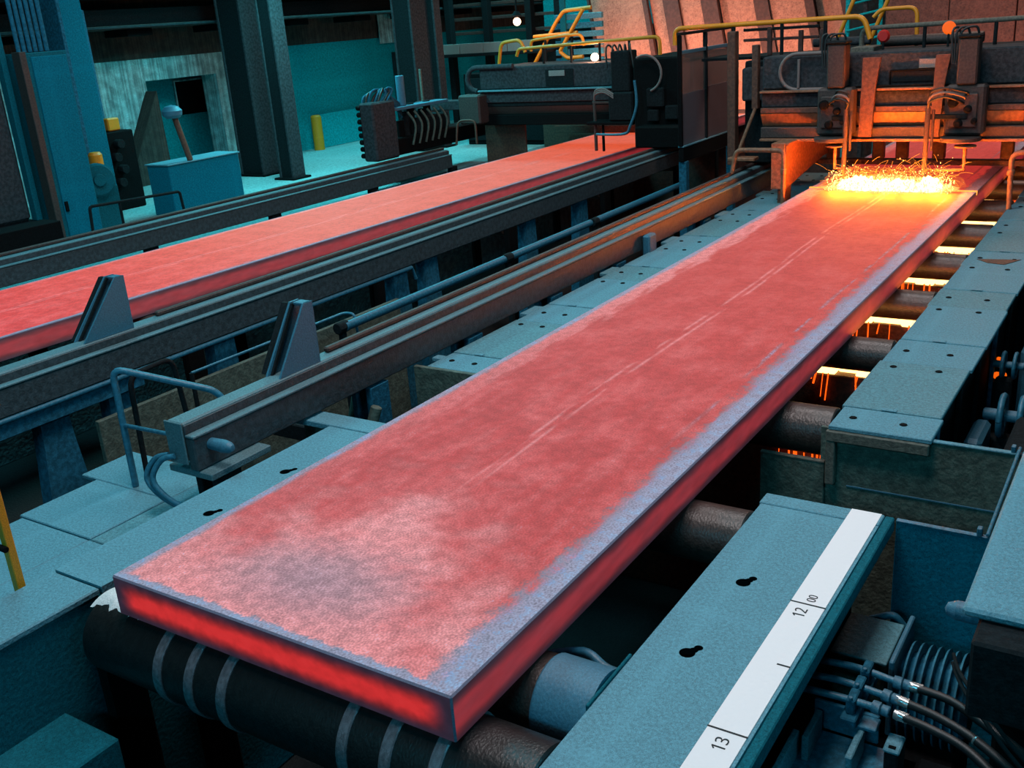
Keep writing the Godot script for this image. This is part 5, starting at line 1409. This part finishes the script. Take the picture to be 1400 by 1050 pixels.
func background() -> void:
	# leaning clad hood behind both machines
	var t := thing("hood_wall", "large leaning brownish-pink clad hood with dark ribs behind both machines", "hood", Vector3(-6, -1.9, -24))
	# ribs: x at 2.2 m, half width; everything leans left going up
	var ribs := [[-12.95, 0.03], [-11.4, 0.06], [-10.72, 0.2], [-9.75, 0.2], [-8.5, 0.17], [-7.4, 0.1], [-6.6, 0.1]]
	var up := Vector3(0, 0.97, -0.24).normalized()
	for k in ribs.size():
		var xr: float = ribs[k][0]
		var hw: float = ribs[k][1]
		var lean := 0.28
		var s := st0()
		prism(s, [Vector2(xr - hw + 2.0 * lean, 0.0), Vector2(xr + hw + 2.0 * lean, 0.0), Vector2(xr + hw - 4.0 * lean, 6.0), Vector2(xr - hw - 4.0 * lean, 6.0)], Vector3(0, 0.2, -23.42), Vector3.RIGHT, up, -0.14)
		obj("rib", s, M.hood_rib, t)
		if k == ribs.size() - 1: continue
		var xn: float = ribs[k + 1][0] - float(ribs[k + 1][1]) - 0.005
		var xm := xr + hw + 0.005
		s = st0()
		prism(s, [Vector2(xm + 2.0 * lean, 0.0), Vector2(xn + 2.0 * lean, 0.0), Vector2(xn - 4.0 * lean, 6.0), Vector2(xm - 4.0 * lean, 6.0)], Vector3(0, 0.2, -23.5 - 0.1 * (k % 2)), Vector3.RIGHT, up, -0.12)
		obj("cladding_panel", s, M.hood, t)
	var xs := []
	xs = [-5.4, -4.2, -3.0, -1.9, -0.6, 1.0]
	for k in xs.size() - 1:
		obj("cladding_panel", box(Vector3(xs[k] + 0.01, -1.9, -22.3), Vector3(xs[k + 1] - 0.01, 6.0, -22.2 + 0.02 * (k % 2)), 0.01), M.hood_shaded, t)
	obj("foot_beam", box(Vector3(-12.9, -1.9, -23.5), Vector3(1.0, 0.25, -22.6), 0.02), M.hood_rib, t)
	t = thing("scaffold_tower", "teal lattice tower between the two parts of the brown hood", "scaffold", Vector3(-5.8, -1.9, -22.2))
	for x in [-6.15, -5.8, -5.5]: obj("post", box(Vector3(x - 0.04, -1.9, -22.3), Vector3(x + 0.04, 6.0, -22.22), 0.006), M.plaster_teal if x != -5.8 else M.machine, t)
	for k in 9:
		obj("rung", rod(Vector3(-6.15, 1.4 + 0.25 * k, -22.2), Vector3(-5.5, 1.52 + 0.25 * k, -22.2), 0.025, 6), M.plaster_teal, t)
	tag(obj("back_panel", box(Vector3(-6.3, 0.26, -22.7), Vector3(-5.41, 6.0, -22.6), 0.01), M.dark_wall), "dark panel behind the teal lattice tower", "panel")
	# dark structure to the left of the hood
	t = thing("far_walkway", "far walkway with a mottled pale kick plate left of the brown hood", "walkway", Vector3(-15, -0.1, -22))
	for k in 5: obj("kick_plate", box(Vector3(-17.2 + 0.72 * k, 1.88, -22.06), Vector3(-16.5 + 0.72 * k, 2.12, -22.0), 0.006), M.sign_plate, t)
	obj("deck", box(Vector3(-17.3, 1.8, -23.6), Vector3(-13.3, 1.87, -22.0), 0.01), M.dark_steel, t)
	for x in [-16.8, -15.6, -14.3, -13.45]: obj("post", box(Vector3(x - 0.09, -0.1, -23.2), Vector3(x + 0.09, 5.0, -23.0), 0.01), M.dark_steel, t)
	for k in 5: obj("cross_beam", box(Vector3(-16.9, 2.3 + 0.35 * k, -23.3), Vector3(-13.3, 2.38 + 0.35 * k, -23.21), 0.008), M.hood_rib, t)
	tag(obj("lit_patch_panel", box(Vector3(-18.4, 2.25, -23.05), Vector3(-18.36, 3.1, -22.05), 0.01), M.plaster), "pale panel standing for a lit opening high up between the tall columns", "panel")  # lit patches of the far wall painted as paler panels
	tag(obj("lit_patch_panel", box(Vector3(-16.9, 2.2, -28.2), Vector3(-13.0, 3.4, -28.1), 0.01), M.plaster_teal), "wide teal panel standing for lit wall far behind the mottled walkway plate", "panel")
	tag(obj("wall_partition", box(Vector3(-19, -0.4, -30.4), Vector3(7, 9.0, -30), 0.01), M.dark_wall), "dark partition closing the hall behind the brown hood", "partition", "", "structure")
	# pale blue louvres seen beside the yellow stairs
	t = thing("louvre_panel", "blue-lit louvred panel behind the yellow stair rails", "louvre panel", Vector3(-12.3, 0.5, -22.5))
	for k in 7: obj("slat", box(Vector3(-13.2, 1.3 + 0.2 * k, -22.5), Vector3(-11.9, 1.43 + 0.2 * k, -22.42), 0.006), M.blue_paint if k % 2 else M.pipe_blue, t)
	obj("post", box(Vector3(-13.0, 0.3, -22.41), Vector3(-12.85, 4.0, -22.35), 0.008), M.curb, t)
	# yellow stairs
	t = thing("stair_rails", "pair of yellow sloping stair rails joined by a top bar behind the farther machine", "stair rail", Vector3(-12.2, 0.5, -21.0))
	obj("rail", pipe(bend([Vector3(-12.95, 1.6, -21), Vector3(-12.3, 2.5, -21), Vector3(-12.1, 2.71, -21), Vector3(-11.4, 2.74, -21)], 0.08), 0.045), M.yellow, t)
	obj("rail", pipe(bend([Vector3(-11.55, 2.72, -20.9), Vector3(-12.2, 1.85, -20.9), Vector3(-12.0, 1.7, -20.9), Vector3(-11.6, 1.72, -20.9)], 0.06), 0.045), M.yellow, t)
	obj("rail", pipe([Vector3(-12.9, 2.2, -20.95), Vector3(-11.75, 2.24, -20.95)], 0.04), M.yellow, t)
	for x in [-12.6, -11.9]: obj("post", rod(Vector3(x, -1.9, -20.95), Vector3(x, 2.2, -20.95), 0.03, 8), M.dark_steel, t)
	# lamps
	for q in [[Vector3(-12.72, 2.56, -20.0), 0.085, 1.6, "bright pinkish lamp hanging high up left of the yellow stairs"], [Vector3(-9.36, 1.86, -17.3), 0.075, 1.4, "bright pinkish lamp sitting on top of the farther machine's beam"]]:
		var p: Vector3 = q[0]
		t = thing("work_lamp", q[3], "lamp", p, "pinkish work lamps")
		var s := st0()
		blob(s, p, Vector3.ONE * q[1], 0.0, 1, 10)
		obj("bulb", s, M.lamp_warm, t)
		s = st0()
		if p.z < -19:
			lathe(s, p + Vector3(0, 0.1, 0), Vector3.UP, [Vector2(0, 0.1), Vector2(0.03, 0.11), Vector2(0.12, 0.05), Vector2(0.12, 0)], 16)
			cyl(s, p + Vector3(0, 0.2, 0), p + Vector3(0, 3.5, 0), 0.02, 8)
		else:
			lathe(s, p + Vector3(0, -0.09, 0), Vector3.UP, [Vector2(0, 0), Vector2(0, 0.06), Vector2(0.02, 0.06), Vector2(0.03, 0)], 16)
		obj("fitting", s, M.dark_steel, t)
		omni("work_lamp_light", p + Vector3(0, 0, 0.02), Color(1.0, 0.66, 0.52), q[2], 0.12)
	# floodlights that wash the hood, standing behind the machines
	for q in [[Vector3(-11.2, 0.55, -21.4), 26.0, "left floodlight behind the farther machine washing the brown hood"], [Vector3(-8.6, 0.55, -21.4), 22.0, "middle floodlight behind the farther machine washing the brown hood"], [Vector3(-3.0, 0.55, -20.4), 2.5, "right floodlight behind the cutting machine washing the brown hood"]]:
		var p2: Vector3 = q[0]
		t = thing("floodlight", q[2], "lamp", p2, "floodlights behind the machines")
		obj("case", box(p2 + Vector3(-0.15, -0.1, 0.06), p2 + Vector3(0.15, 0.12, 0.2), 0.02), M.dark_steel, t)
		obj("lens", box(p2 + Vector3(-0.12, -0.08, 0.03), p2 + Vector3(0.12, 0.1, 0.059), 0.006), M.lamp_warm, t)
		obj("stand", rod(p2 + Vector3(0, -2.45, 0.12), p2 + Vector3(0, -0.1, 0.12), 0.04), M.dark_steel, t)
		var l := SpotLight3D.new()
		l.name = "floodlight_light"
		l.light_color = Color(1.0, 0.66, 0.52)
		l.light_energy = q[1]
		l.light_size = 0.15
		l.spot_range = 60.0
		l.spot_attenuation = 2.0
		l.spot_angle = 75.0
		l.shadow_enabled = true
		add_child(l, true)
		l.transform = Transform3D(Basis.looking_at(Vector3(0, 0.55, -1).normalized(), Vector3.UP), p2 + Vector3(0, 0.02, -0.05))
